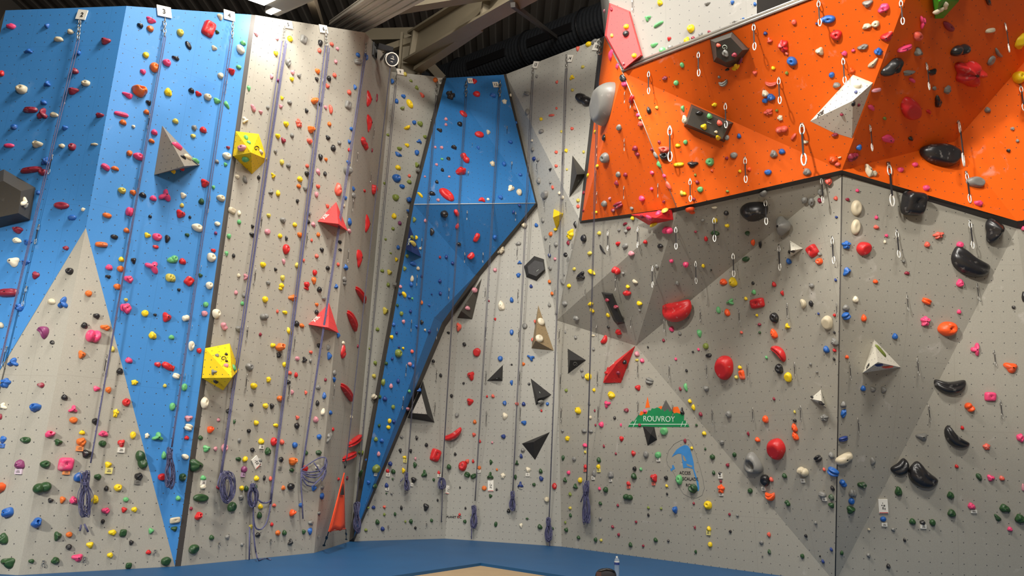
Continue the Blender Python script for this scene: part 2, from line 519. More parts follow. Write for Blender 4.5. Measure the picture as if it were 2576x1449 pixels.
def on_wall(px, py, off=0.0):
    p, n_, i = hit(px, py)
    for k in range(1, 60):
        if p is not None: break
        for dy in (-k, k):      # just past an edge of the panel: use the panel's own plane
            p, n_, i = hit(px, py + dy)
            if p is not None:
                p = Plane(p, n_).hit(px, py); break
    if p is None: return None
    if off: p = Plane(p, n_).hit(px, py, off)
    return p
HOLDS = '''1532,265,82,96,As,-10;2443,666,97,57,Kq,-22;2368,389,90,56,Ks;2441,184,82,57,Rk,10;1712,781,80,54,Rq;2321,1201,73,50,Kq,-40;2292,512,59,60,Kx;1897,534,67,52,Ks;2502,582,50,62,Kt;
1820,926,47,62,Rs,-15;2391,974,75,37,Km;1892,1165,48,55,Ag;2293,275,64,41,Rs,-10;1951,1130,46,55,Rs,-20;2403,1105,68,33,Km,-42;2246,172,62,36,Kb,62;1976,569,41,50,At,-20;2385,828,47,37,Fp,10;
2268,1177,46,34,Kq,45;2174,626,37,35,Rs;1959,886,50,24,Rm,130;167,1168,36,33,Px;357,1157,49,24,Gn,-65;526,72,30,39,Rx,-10;496,1172,39,30,Gt,-10;2455,457,41,28,As;236,845,37,31,Pn;
1467,250,47,24,Kn,-40;352,229,36,31,Oj;2417,127,42,26,Kn,30;107,1227,43,25,Gn,15;2155,523,27,39,Td;2080,812,29,36,Ts;1124,489,45,23,Rd,-32;387,669,39,26,Pv,-30;19,736,46,22,Mr,3;
2125,1154,23,44,Tr,-60;1143,1096,53,19,Rm,30;2565,194,32,31,Yp;16,1417,36,26,Gt;417,489,29,32,Pv;1904,763,37,25,Rx;2570,104,25,37,Yb;2153,571,23,39,Td;2542,925,34,26,Ft,-15;
1970,116,27,32,Rk;2043,631,28,30,Rx,20;1096,1145,26,31,Rx,-15;109,833,32,25,Um,135;904,649,17,47,Rt;317,775,29,27,Pb;30,659,30,26,Wt;2232,93,31,25,Rt,20;506,1253,38,20,Gd;
2103,89,29,25,Rp;159,760,24,30,Bv;929,309,16,45,Rt;2082,49,36,20,Bp,-15;2453,879,34,21,Pv,90;2237,350,35,20,Pb,10;894,1109,17,41,Rn,-75;107,284,24,29,Mv;1924,1209,24,29,Ks;
925,564,15,46,Rt;2186,428,19,36,Tb,12;1672,394,31,22,Kj,-5;852,476,20,34,Cb;874,988,17,40,Rn,75;77,427,45,15,Mr,8;8,1355,24,28,Gb;2222,22,28,24,Pb,30;929,251,16,41,Rt;
881,1148,16,41,Rn,-80;92,1315,25,26,Bj;1521,398,25,26,Ap;154,517,34,19,Md;18,1289,28,23,Br,20;1670,378,32,20,Cj,-15;887,808,18,35,Rn,70;53,224,26,24,Tp;2328,808,24,26,Pk;
1992,155,23,27,Bp,30;1947,800,23,27,Kp;2492,998,27,23,Px;398,1097,29,21,Ev;2019,1187,29,21,Tn,-20;14,963,24,25,Bk;421,798,24,25,Rt;49,1168,25,24,Ub;1,1227,23,26,Fj;
488,1382,26,23,Gs;1163,1172,23,26,Rp,-20;221,1142,28,21,Kt;497,572,29,20,Wp,-5;515,1013,20,29,Wp;2095,1187,20,29,Bn,60;2567,1305,25,23,Gb;389,169,22,26,Op;33,910,26,22,Bv;
89,1025,26,22,Bj;2319,1100,28,20,At;205,1112,24,23,Ob;584,1275,23,24,Gs;532,647,25,22,Wp,-40;1843,709,22,25,Yb;1959,928,21,26,Kp;1937,1250,26,21,Fm;2529,1279,26,21,Gb;
183,228,27,20,Mt;1160,431,27,20,Rj;1458,696,20,27,Kv,90;2310,91,27,20,Cp;456,538,24,22,Rt;545,789,22,24,Wp;1134,239,24,22,Kk;418,1412,25,21,Gs;909,743,15,35,Rn,80;
2387,67,35,15,Mp,5;349,393,26,20,Pp;1261,768,20,26,Wb;194,1404,27,19,Pt;2312,133,27,19,At;517,461,22,23,Rt;705,873,24,21,Oj;864,884,14,36,Rb;1982,949,20,25,Ys;
2183,10,25,20,At;2440,1025,25,20,Fn,-50;1966,326,31,16,Cn,175;1946,839,19,26,Fb;2360,256,29,17,Kb,-20;2361,592,27,18,Ck,15;115,404,22,22,Bv;476,707,22,22,Rx,-30;197,1200,21,23,Bs;
998,448,23,21,Bp;2129,616,23,21,Bk;2142,1284,23,21,Gt;1743,1229,23,21,Gn,40;265,102,24,20,Mt;46,773,24,20,Bb;422,921,30,16,Rr,-25;114,1168,25,19,Gp;605,124,25,19,Wp,-45;
720,627,18,26,Rp;1679,580,26,18,Pn,-20;76,276,31,15,Mr;2197,159,31,15,Tt,35;2277,122,31,15,Pr,40;2323,54,29,16,Pv,-30;875,429,21,22,An,35;1199,886,21,22,Rs;1785,408,22,21,Ep;
1780,1271,22,21,Yp;1183,946,20,23,Rt;62,508,17,27,Wv;327,532,19,24,Pn;396,596,24,19,Pp;2130,683,19,24,Bt,-45;2261,1236,19,24,Gb;1708,1207,18,25,Ep;1743,414,28,16,Kt;
947,1179,21,21,Zs;1435,589,21,21,Yk,30;1643,1203,21,21,Rt;2061,131,21,21,Tt;737,1161,22,20,Oj;324,702,23,19,Pb;146,1349,19,23,Gt;2142,396,19,23,Mb;1814,1230,19,23,Fk;
256,615,29,15,Or,8;2288,184,29,15,At,25;127,1092,24,18,Pj;1554,517,17,25,Mn,85;349,1199,21,20,Kb;1003,889,20,21,Zp;1670,1085,21,20,Es;2099,860,20,21,Ab;2395,1291,21,20,Gb;
424,231,19,22,Yb;571,392,22,19,Wp;1938,245,22,19,Bb;2209,131,19,22,Bb;321,239,26,16,Pt;2567,1102,18,23,Pb;381,51,24,17,Pt;306,287,34,12,Pr,5;94,363,24,17,Tj;
44,579,24,17,Mj;737,750,24,17,Ot,20;1851,57,24,17,At;1537,136,15,27,Pb,35;318,1012,20,20,Rp;63,1107,25,16,Gp;482,870,16,25,Wp;1537,993,20,20,Yb,15;89,692,19,21,Mt;
426,698,19,21,Lp;207,892,19,21,Ot;385,843,21,19,Yb;1118,539,21,19,Kp;1737,72,19,21,Yp;2094,401,21,19,Fb;2129,795,19,21,Bn,-50;2416,712,19,21,Pb;185,1028,22,18,Pv;
2074,1051,22,18,Ak;2000,1097,17,23,Fb;2169,1221,23,17,Gb;441,1309,26,15,Tx,8;1170,397,26,15,Rn,-55;2170,119,26,15,Ab;2494,153,26,15,Ad,50;1932,282,24,16,Ck;420,157,20,19,Pp;
186,1258,20,19,Pb;582,179,20,19,Rt;434,699,19,20,Lb;460,1201,19,20,Gp;1946,387,19,20,Ab;2030,432,20,19,Ab;2385,226,19,20,Ab;305,1116,18,21,Rt;408,1200,21,18,Rs;
240,1256,18,21,Yb;628,923,21,18,Ap;1206,338,25,15,Rd,15;2021,764,25,15,Tm,90;556,498,22,17,Tp;1579,1251,26,14,Gn,-5;439,651,19,19,Ep;527,718,19,19,Wp;1370,490,19,19,As;
265,824,24,15,Ob;261,1091,24,15,Pb;297,1227,20,18,Yp;752,310,24,15,Ck,-60;499,1298,18,20,Rj;1550,681,20,18,Rn,-40;1357,851,18,20,Wd;1820,211,24,15,Am;1866,943,15,24,Fx;
2345,183,20,18,Kt,30;2332,758,15,24,Fn,70;107,433,21,17,Mp;7,1021,21,17,Wv;140,1410,21,17,Gb;608,372,21,17,Ip;475,1075,17,21,Wn,70;521,1129,21,17,Et;565,1127,17,21,Ip;
689,1111,17,21,Rp;1566,197,16,22,Kb;1031,261,25,14,Yp,-45;941,477,14,25,Rj;1939,212,29,12,Cm,-20;1155,823,15,23,Ct;181,369,18,19,Mp;174,682,19,18,Kp;523,244,19,18,Tp;
675,1135,18,19,Gb;1182,1011,19,18,Rt;2084,457,18,19,Cb;2202,61,19,18,Tp;764,99,17,20,Ax;1819,709,20,17,Fb;266,1285,21,16,Pb;476,1052,21,16,It,20;876,264,16,21,Ax;
915,356,16,21,Rb;1824,135,16,21,Ab;1835,760,16,21,Ev,90;2122,1040,14,24,Bb,-15;2057,1154,16,21,Kn,-60;42,604,22,15,Wb;69,609,22,15,Bt;63,660,22,15,Bt;266,420,22,15,Pr,-25;
292,1039,15,22,Yk;725,157,15,22,Ab;665,796,22,15,An,15;1285,472,15,22,Wt,-50;1520,856,22,15,Rm,45;1633,958,15,22,An,70;1724,300,15,22,Wb;1799,587,22,15,Gb;2040,504,15,22,Ap;
1998,1076,15,22,Fb;2180,66,22,15,Tb;2150,394,15,22,Mb;1233,1196,18,18,Gv;1479,948,18,18,Yp;1924,235,18,18,Wb;2392,1246,18,18,Gb;307,479,19,17,Lp;148,1113,19,17,Gt;
454,82,17,19,Lp;783,326,19,17,Oj;732,1224,19,17,Kp;971,782,17,19,Lt;1073,1276,17,19,Kt;1526,1015,19,17,Pv,40;1851,162,19,17,Yv;2060,658,19,17,Fp;2494,1203,19,17,Pt;
2445,1273,19,17,Pb;1262,632,23,14,Tk,45;1735,524,23,14,Fs;215,209,20,16,Tp;129,758,20,16,Tb;185,1057,20,16,Op;1361,809,16,20,Wd;1921,483,20,16,Ab;2157,214,20,16,Wp;
2462,511,20,16,Pb;27,66,21,15,Pb;422,601,15,21,Kt;431,654,21,15,Eb;1334,899,15,21,Bv,60;2121,1216,21,15,Bn,-50;2197,1161,15,21,At;1199,598,13,24,Rx;270,542,22,14,Op;
564,821,22,14,In,-50;365,788,18,17,Yp;273,1170,18,17,Yt;310,1341,17,18,Gx;512,326,18,17,Rb;529,1081,17,18,Fj;996,497,18,17,Zp;1068,1191,17,18,Gv;2482,1124,18,17,Ck;
7,1106,16,19,Bt;258,1116,19,16,Gp;547,254,19,16,Et;460,657,19,16,Rb;1846,391,19,16,Ap;2129,774,19,16,Ab;2078,879,16,19,Bb;1925,1055,16,19,Fp;296,721,20,15,Op;
434,1023,15,20,Ep;283,1340,20,15,Yb;468,800,20,15,Wn,25;830,896,15,20,Bt;901,155,15,20,An,-70;1185,644,20,15,Rr,60;1468,600,15,20,Kp;1726,103,15,20,Yt;1829,786,15,20,Fb;
2143,1240,15,20,Ab;2361,27,11,27,Wr;2576,746,11,27,Kb;147,98,21,14,Tb;1577,738,21,14,Rp,-10;1759,839,14,21,Et;791,253,17,17,Oj;1666,127,17,17,Ep;1655,1145,17,17,Es;
2415,616,17,17,Pp;246,1200,18,16,Gb;226,1372,18,16,Yt;1574,85,18,16,Kp;1536,1194,16,18,Ap;1832,1042,16,18,Ab;2123,1019,18,16,At,-40;2198,436,18,16,Tb;2224,981,16,18,At;
1681,467,11,26,Cb;325,906,19,15,Pb;335,1095,15,19,Yp;616,301,19,15,Wv,45;584,530,19,15,Tx,-8;464,974,15,19,Ep;1199,236,19,15,Rp;920,366,15,19,Rb;1270,1047,15,19,Wt;
2104,214,19,15,Ab;2174,800,15,19,Fb;136,288,20,14,Tb;181,547,20,14,Bs;790,706,14,20,Ot;1088,584,14,20,Kt;1166,286,23,12,Rd,-40;2122,1104,12,23,Nn,-70;2464,1200,21,13,Gb,-55;
189,178,17,16,Mb;378,72,17,16,Op;303,676,17,16,Op;223,738,17,16,Op;213,818,17,16,Kb;302,933,17,16,Kb;446,367,16,17,Pp;462,492,16,17,Wt;601,827,17,16,Ab;
614,1181,16,17,Up;736,1290,16,17,Fj;2153,753,16,17,Wb;2296,1312,17,16,Gb;360,490,18,15,Kb;275,672,18,15,Pb;239,1060,15,18,Kb;158,1258,15,18,Ot;554,42,15,18,Tt;
639,971,18,15,Yp;705,1003,18,15,Op;1707,414,27,10,Yr,-3;1454,1033,15,18,Yj,30;1625,1143,15,18,Ap;1932,434,18,15,Bp;2485,2,27,10,Kb;619,695,19,14,Iv,45;444,946,14,19,Wn,70;
1645,113,22,12,Et;1487,684,22,12,Yb,-25;2492,77,22,12,Tr,30;413,1145,13,20,Eb;466,1149,20,13,Wp,-20;1876,652,20,13,Gp;2068,1244,20,13,Ar,-15;1515,629,7,37,Kt,35;389,332,16,16,Pb;
1555,836,16,16,Rk;1594,1198,16,16,Gb;1770,320,16,16,Yt;119,210,17,15,Bv;310,307,17,15,Ob;386,498,17,15,Pb;243,795,17,15,Kb;273,981,15,17,Ob;163,999,17,15,Kb;
658,1110,17,15,Yb;768,1179,15,17,Rb;1042,1208,17,15,Kt;1628,45,17,15,Ev,45;1570,211,15,17,Pb;1603,976,17,15,Rt;1309,1219,17,15,Nv;2024,504,15,17,Ap;2064,481,15,17,Ab;
2091,1145,15,17,Ab;2142,1261,15,17,Bp;2346,1315,15,17,Gp;22,366,23,11,Pp;102,969,18,14,Mb;244,978,18,14,Pt;339,962,18,14,Yk;474,114,21,12,Kd,-50;729,834,21,12,Yt,-35;
1656,61,28,9,Er,12;1632,548,12,21,Pb;1698,1283,14,18,Bj;2509,1303,21,12,Gt,-45;1632,277,13,19,Kb;2512,135,27,9,Am;1724,975,11,22,Et;2193,271,22,11,Pb;367,138,15,16,Yp;
335,484,15,16,Ob;2,818,15,16,Tb;555,190,15,16,Tp;507,506,15,16,Gb;712,554,16,15,Ab;772,716,15,16,Rb;667,753,15,16,Yp;515,789,16,15,Ip;795,1055,15,16,Ib;
791,1228,16,15,Bt;1611,312,15,16,Cb;1514,45,15,16,Pb;1614,499,15,16,Pb;1520,513,15,16,Ap;1810,309,15,16,Cb;1967,381,16,15,Bb;1761,477,16,15,Ep;1775,871,15,16,Zp;
1775,978,16,15,At,-30;2485,276,16,15,Ab;2331,473,16,15,Pp;2252,846,15,16,Bb;2150,1241,12,20,Ab;372,592,17,14,Yt;336,656,14,17,Kt;397,917,17,14,Rb;500,236,17,14,Rt;
839,372,14,17,Kb;828,1097,17,14,Av,45;653,1296,14,17,Gb;1306,483,14,17,Tp;1587,638,17,14,Ib;288,596,18,13,Kp;780,1337,13,18,Bt;918,1193,18,13,Gb,30;571,264,21,11,Et,-50;
72,128,19,12,Bv;251,290,19,12,Mj;290,423,19,12,Ob;442,146,19,12,Kb;813,1036,12,19,Wb,-20;381,1336,15,15,Et;730,97,15,15,Yb;779,355,15,15,Cb;617,401,15,15,Ep;
673,583,15,15,Id,40;747,814,15,15,Kb;731,1363,15,15,Kv;1597,374,15,15,Mb;1962,297,15,15,Wk;2142,176,15,15,Fv;1785,292,15,15,Eb;1725,666,15,15,Pp;2162,371,15,15,Bb;
2333,615,15,15,Cb;110,257,16,14,Bb;174,1345,16,14,Op;576,1035,16,14,Kb;747,1071,14,16,Kb;537,935,16,14,Av,40;1660,6,14,16,Yb;1328,1183,14,16,Wt;1984,657,14,16,Bb;
2091,1251,14,16,Gb;2090,1272,16,14,Gt;2197,980,16,14,At;438,1331,17,13,Gt;1175,1194,13,17,Gn,60;1572,619,17,13,Ap;1003,389,20,11,Bt,-10;1149,536,20,11,Rr,-40;1040,663,20,11,Bb;
1589,250,11,20,Rn,-70;1655,564,22,10,Yb;1657,415,11,20,Et;2205,227,22,10,Ir,30;637,272,18,12,Ib,-45;832,275,24,9,Cr,-70;1087,486,18,12,Kb,10;1716,1034,12,18,Kv;177,79,15,14,Tb;
35,319,15,14,Bp;163,321,15,14,Bt;353,64,15,14,Kb;360,180,14,15,Pb;374,258,14,15,Kt;326,385,14,15,Op;319,579,15,14,Ob;313,1283,15,14,Rt;338,1282,15,14,Yb;
173,1376,15,14,Kp;277,1397,15,14,Yb;324,1423,15,14,Gx;540,121,15,14,Tt;482,227,15,14,Kb;442,304,15,14,Lb;720,312,14,15,Yb;755,450,15,14,Yb;662,666,15,14,Yp;
766,904,15,14,Kv,30;668,1021,15,14,Yb;742,1120,14,15,Bp;646,1203,15,14,Yb;1057,311,15,14,Zb;1194,204,14,15,Rt;1027,503,15,14,Bk;992,543,14,15,Yb;981,685,15,14,Lt;
1194,730,15,14,Ip;1557,321,14,15,As;1319,568,14,15,Tb;1420,763,14,15,Ab;1320,820,15,14,Ad,-35;1602,890,14,15,Ib;1512,1068,14,15,Pb;1935,101,15,14,Cv;1924,254,15,14,Bb;
2092,189,14,15,Bs;2172,977,14,15,Bb;616,452,19,11,Am,-60;801,433,19,11,It,-50;880,558,11,19,Bb;964,962,11,19,Zb;1326,281,11,19,Ab;1673,532,19,11,Lp,15;1759,284,19,11,Kb;
1894,611,11,19,Fb;2387,1080,19,11,Ap;802,1139,16,13,Gb;512,1202,16,13,Eb;1002,421,16,13,Yb;1394,1223,13,16,Rp;4,184,12,17,Rb;806,108,12,17,Kp;807,395,17,12,Kb,-60;
1191,1198,12,17,Gn,-60;1212,502,18,11,Rm,180;1807,780,11,18,Ep;369,281,14,14,Ob;518,766,14,14,Ep;804,728,14,14,Kb;702,893,14,14,Kk;685,1022,14,14,Kt;645,1063,14,14,Yb,30;
1239,411,14,14,Tk;1258,902,14,14,Bp;1701,209,14,14,Ep;1449,801,14,14,Ab,-30;1523,1232,14,14,Gp;1375,1257,14,14,Tp;1829,346,14,14,Ap;1980,820,14,14,Yv;306,652,15,13,Yb;
612,107,15,13,Eb;489,321,13,15,Ab;755,591,15,13,Op;501,882,13,15,Rb;676,955,13,15,Yk;617,1155,15,13,Yp,60;620,1229,13,15,Gb;1265,1197,13,15,Wk;1480,111,15,13,Yp;
1660,619,15,13,Kb;1689,828,13,15,Pb;1593,1141,13,15,Rt;2124,135,13,15,Pb;1807,346,15,13,Yp;2266,427,15,13,Pp;2222,1306,15,13,Bs;700,486,12,16,Yb;635,591,16,12,Kt;
711,699,12,16,Lb;906,1139,16,12,Zt;2377,15,16,12,Wj;1025,321,19,10,Yj,40;1649,390,9,21,Ab;1996,344,21,9,Cr,40;816,995,11,17,Bb;810,1248,11,17,Bb;1354,455,11,17,Ab;
1494,1191,11,17,Ab;799,179,13,14,Ob;682,482,13,14,Av;748,667,13,14,Lb;709,718,14,13,Yb;710,1112,13,14,Cb;803,1099,13,14,Bb;707,1156,13,14,Kb;449,1253,14,13,Eb;
607,1251,14,13,Ak;656,1274,14,13,Yb;716,1340,13,14,Gb;699,1341,13,14,Ob;533,1352,14,13,Gb;1096,201,14,13,Ob;1269,255,14,13,Wk;1050,415,13,14,Zt;939,998,14,13,Wn,-30;
1555,439,13,14,As;1608,763,14,13,Yb;1563,1104,13,14,Rt;1447,1223,14,13,Gv;1358,1325,14,13,Gb;1847,139,14,13,Mb;1997,56,13,14,Cp;1799,554,13,14,Yb;1905,1106,14,13,Fb;
1792,1150,14,13,Gp;2521,1203,14,13,Cb;2321,1315,14,13,Kb;382,354,15,12,Ob;155,367,15,12,Tb;165,624,15,12,Mb;284,878,12,15,Lb;432,848,15,12,Eb;472,394,12,15,Tb;
547,563,15,12,Wp;792,686,12,15,Rp;687,868,15,12,Yb,30;434,927,12,15,Rt;827,874,12,15,At;511,1225,15,12,Wp;782,1315,15,12,Ab;1049,384,12,15,Bp;1039,612,15,12,Lp;
1045,1170,12,15,Gt;1519,345,10,18,Kb;1550,462,12,15,Mt;1317,1064,15,12,Bt;1469,1083,15,12,Ab;2106,413,15,12,Cb;789,566,11,16,It,40;992,717,16,11,Av,-20;890,492,11,16,Ab;
2040,764,11,16,Kp;1981,1266,16,11,Gn,-60;1446,566,9,19,Kt;1037,701,10,17,Tb;1325,235,10,17,An,60;1717,274,10,17,Et;1782,894,17,10,Kp;331,1365,13,13,Kt;699,342,13,13,Yb;
1128,1174,13,13,Gb;950,1313,13,13,Gb;1427,1103,13,13,Yk;1899,184,13,13,Ct;1827,536,13,13,Kb;1973,1197,13,13,Gb;1887,1235,13,13,Gp;117,65,12,14,Bt;370,1096,12,14,Wk;
317,1257,14,12,Ep;128,1259,14,12,Kt;694,134,12,14,Yb;828,197,12,14,Kb;713,354,12,14,Mm;826,347,14,12,Kt;687,441,12,14,Yv,45;772,437,12,14,Kb;801,974,14,12,Ab;
649,1345,14,12,Kb;1157,312,14,12,Kp;870,672,12,14,Bv;969,1003,14,12,Nb;1361,330,14,12,Ab;1575,67,14,12,Yp;1554,613,14,12,Rt;1506,1157,12,14,Gb;1459,1208,12,14,Yp;
1912,611,8,21,Kb;2062,504,12,14,Mb;2041,719,14,12,Ab;2302,414,14,12,Pp;207,1088,15,11,Yb;709,408,11,15,Lp;600,1155,15,11,Gb;1055,355,15,11,Bv;1106,327,15,11,Kt;
1012,469,15,11,Bp;1050,980,15,11,Bv;1177,775,15,11,Ib;1287,754,11,15,Bb;1287,836,11,15,Bp;1494,104,15,11,Ab,30;1686,119,15,11,Ap;1716,164,11,15,Ep;1672,197,15,11,Mb;
1304,613,15,11,Ab,20;1657,535,15,11,Pb;2205,571,15,11,Cb;589,925,9,18,Eb;1062,239,16,10,Ct,-30;1240,240,10,16,Bn,70;1151,569,10,16,Rb;1555,167,10,16,Pb;1779,9,16,10,At;
2100,339,16,10,Mb;1744,1025,10,16,Yb;2295,202,20,8,Pr;2215,882,16,10,Zd,-45;2574,1226,8,20,Ib;268,1228,12,13,Kb;729,257,13,12,Ab;726,416,13,12,Ab;777,537,13,12,Ab;
810,629,12,13,Kt;505,1101,13,12,Gb;608,1228,12,13,Yb;550,1226,13,12,Mb;572,1351,12,13,Ab;879,232,12,13,Cb;944,1223,12,13,Gb;978,1167,12,13,Nb;990,1186,13,12,Gb;
1266,1098,13,12,Nb;1218,1228,13,12,Od;1439,194,13,12,Yv;1595,140,13,12,Yp;1304,692,12,13,Bk;1816,1113,13,12,Ak;1783,1330,12,13,Yb;1786,1370,12,13,Yp;2541,1331,13,12,Pb;
374,1389,14,11,Rb;79,1412,14,11,Gb;601,169,14,11,Ep;576,594,11,14,Eb;760,819,14,11,Ob;799,1014,11,14,Kb;1229,332,11,14,Tt;867,703,11,14,Ab;1043,553,11,14,Zt;
1016,1184,11,14,Yt;1398,614,11,14,Ab;1715,486,11,14,Lb;1575,1032,14,11,Mb;1361,1204,14,11,Nb,-45;1797,264,14,11,Yb;1947,715,11,14,Rb;1896,735,11,14,Eb;2203,708,14,11,Fb;
626,222,10,15,Et;457,425,15,10,Rb;796,489,10,15,Ip;602,536,10,15,Wb;842,938,10,15,Ab;852,844,10,15,Bt;1142,371,15,10,Kj,-30;1453,122,10,15,Ct;1705,366,15,10,Yb;
1485,765,15,10,Yb;1741,534,15,10,Fb;1776,601,10,15,Rb;2292,349,15,10,Kb;197,133,12,12,Bb;96,484,12,12,Bb;825,217,12,12,Ct;491,406,12,12,Eb;434,433,12,12,Yb;
768,474,12,12,Ak;742,565,12,12,Yb;705,593,12,12,Yb;714,658,16,9,Ib,-60;797,785,12,12,Kb;635,1132,12,12,Kb;770,1139,12,12,Gb;757,1271,12,12,Bb;765,1338,12,12,Gt;
877,409,12,12,Bt;1049,430,12,12,Ab;1259,496,12,12,Bb;1017,741,16,9,Yr,-40;1615,907,12,12,Pb;1421,1207,12,12,Gv;1581,1216,12,12,Rb;1724,358,12,12,Ep;1880,587,12,12,Gp;
486,342,13,11,Lp;645,86,13,11,It;470,1101,13,11,Rb;654,1157,13,11,Ab;1015,242,13,11,Bb;998,254,11,13,Bb;1030,457,13,11,Zb;1035,715,11,13,Bb;1269,1014,11,13,Bb;
973,1221,11,13,Nb;1434,641,11,13,Kb;1483,637,13,11,Lb;1603,388,11,13,Mb;1471,1120,13,11,Pb;1360,1185,11,13,Gb;1505,1174,11,13,Yb;1859,342,11,13,Bb;1847,1144,11,13,Gb,-45;
1940,1206,11,13,Cb;2094,1228,11,13,Kb;272,696,14,10,Kt;684,193,10,14,It;570,638,10,14,Et;717,786,14,10,Yb;715,917,10,14,Yb;745,943,10,14,Rb;694,1070,14,10,Yb;
894,220,10,14,Bt;1414,708,14,10,Ab,-45;1597,708,14,10,Tb,-30;1489,781,10,14,Yb;1549,772,14,10,Mb;1416,1152,10,14,Gt;2026,357,14,10,Tb;1967,738,10,14,Rt;392,621,15,9,Rp;
1,1048,9,15,Mb;1365,553,9,15,Ab;1057,490,19,7,Yr,-45;131,861,12,11,Kb;804,127,11,12,Cb;842,189,11,12,Cb;734,199,11,12,Yb;752,190,11,12,Ab;772,279,11,12,Kt;
829,312,11,12,Ob;735,340,11,12,Ab;458,516,11,12,Lb;505,693,12,11,Gt;597,444,12,11,Wb;752,468,12,11,Ob;602,558,11,12,Eb;825,674,12,11,Kb;675,712,12,11,Ak;
846,720,11,12,Bv;815,751,12,11,Ab;802,869,11,12,Kb;748,902,12,11,Ip;726,961,12,11,Kb;749,1051,12,11,Ct;569,919,12,11,Ib;713,1227,11,12,Ob;901,138,12,11,Bb;
1268,412,11,12,Bp;1245,597,11,12,Bp;1019,676,11,12,Zt;941,946,11,12,Lb;1062,811,11,12,Kt;1149,1044,11,12,Ap;946,1105,11,12,Zb;961,1108,12,11,Bb;1175,1161,11,12,Ct;
963,1330,12,11,Nb;1683,97,11,12,Rt;1573,440,11,12,Mb;1572,911,11,12,Kb;1690,793,11,12,Mb;1360,1008,12,11,Ab;1300,1164,11,12,Gv;1444,1154,12,11,Ab;1473,1174,11,12,Rb;
1596,1179,11,12,Kb;1586,1370,11,12,Gb;1649,1358,12,11,Gb;1807,114,12,11,Cb;2102,499,11,12,Cb;1771,1090,12,11,Yb;2018,1399,11,12,Gb;2574,574,11,12,Pb;2413,784,11,12,Pb;
2235,1424,11,12,Kb;736,182,10,13,Ib;537,630,13,10,Rb;729,938,13,10,Cb;736,987,10,13,It;602,1108,10,13,Ab;734,1183,13,10,Gb;643,1225,10,13,Gb;986,206,10,13,Bt;
1049,221,13,10,Zt,-40;984,971,10,13,Ib;953,1142,10,13,Ib;1034,1312,10,13,Gb;1307,660,13,10,Bv;1704,713,10,13,Ab;1486,1084,13,10,Ab;2147,261,10,13,Kb;1934,1345,10,13,Cb;
2337,281,16,8,Rb;841,955,9,14,Bt;922,143,9,14,Bb;1005,374,14,9,Zj;1286,963,9,14,Bt;1235,1163,9,14,Gt;2282,687,14,9,Mb;547,81,11,11,Gt;707,268,11,11,It;
656,282,11,11,It;854,359,11,11,Ab;619,346,11,11,Ep;546,406,11,11,Ab;676,542,11,11,Lb;797,644,11,11,Cb;614,743,11,11,Ab;626,1084,11,11,Kb;1019,186,11,11,Lb;
1042,308,11,11,Bp;1006,561,11,11,Ub;1245,679,11,11,Ip;1031,916,11,11,Ib;1192,1094,11,11,Ct;1205,1177,11,11,Ob;1605,289,11,11,Pb;1431,719,11,11,Yb;1507,587,11,11,Lb;
1623,609,11,11,Rb;1689,657,11,11,Pb;1542,529,11,11,Mb;1317,1016,11,11,Nb;1315,1132,11,11,Ab;1675,1202,11,11,Kb;1424,1333,11,11,Gb;1884,426,11,11,Fb;1754,458,11,11,Mb;
2062,639,11,11,Ab;1735,773,11,11,Yb;797,199,10,12,Kb;806,262,10,12,Kb;471,591,12,10,Gb;818,437,10,12,Kb;801,590,10,12,Ob;594,736,10,12,Ib;542,1129,10,12,Ib;
681,1204,10,12,Cb;631,1325,10,12,Lb;1284,357,12,10,Bb;1024,365,12,10,Yb;1002,622,10,12,Bb;944,913,10,12,Zb;1010,789,10,12,Zp;1002,958,10,12,Nb;980,1059,10,12,Yp;
928,1214,12,10,Bt;1019,1151,10,12,Yt,45;1597,272,8,15,Fb;1385,589,10,12,Op;1349,566,10,12,Bb;1384,674,10,12,Ab;1652,670,10,12,Ab;1581,574,12,10,Mb;1614,544,10,12,Mb;
1498,1358,10,12,Gb;1842,6,10,12,Bt;1762,87,10,12,Ak;1829,568,12,10,Yb;1762,1042,10,12,Mb;1915,1364,12,10,Ab;2351,222,12,10,Ab;2233,923,15,8,Cb;2185,1397,10,12,Ab;
237,363,17,7,Tb;721,600,9,13,Kt;1155,614,13,9,Kb;1247,1319,9,13,Gs;1529,793,9,13,Yb;1310,1323,9,13,Wt;1296,1200,9,13,Gb;259,1312,10,11,Kp;835,111,11,10,Cb;
710,247,10,11,Yt;568,414,10,11,Et;800,469,11,10,Cp;776,558,10,11,Kb;601,693,10,11,Tb;610,763,10,11,Eb;880,357,11,10,Bt;1012,272,11,10,Zj;998,653,10,11,Yt;
977,716,10,11,Zb;869,498,10,11,Bt;879,581,10,11,Ib;950,828,11,10,Zb;991,816,11,10,Bb;985,848,10,11,Yb;989,1024,10,11,Zp;991,1061,10,11,Nb;977,1075,11,10,Yp;
1194,1061,10,11,Ob;1279,1285,10,11,Kb;1343,399,10,11,Nb;1454,504,10,11,Lb;1640,434,10,11,Pb;1593,549,10,11,Yb;1527,755,11,10,Mb;1710,838,10,11,Ab;1555,938,10,11,Mb;
1430,1189,10,11,Pb;1925,84,11,10,Nb;1945,171,11,10,Yb;1861,924,11,10,Yb;1852,949,11,10,Lb;1735,1009,10,11,Yb;2067,1014,11,10,Kb;2247,1332,11,10,Ab;693,381,9,12,Ab;
633,1018,12,9,Kb;811,1226,9,12,Ab;1007,739,12,9,Nt;1049,1102,9,12,Kt;1007,1134,9,12,Kt;975,1185,9,12,Rb;1372,598,9,12,Ab;1382,767,9,12,Ab;1311,1147,9,12,Nb;
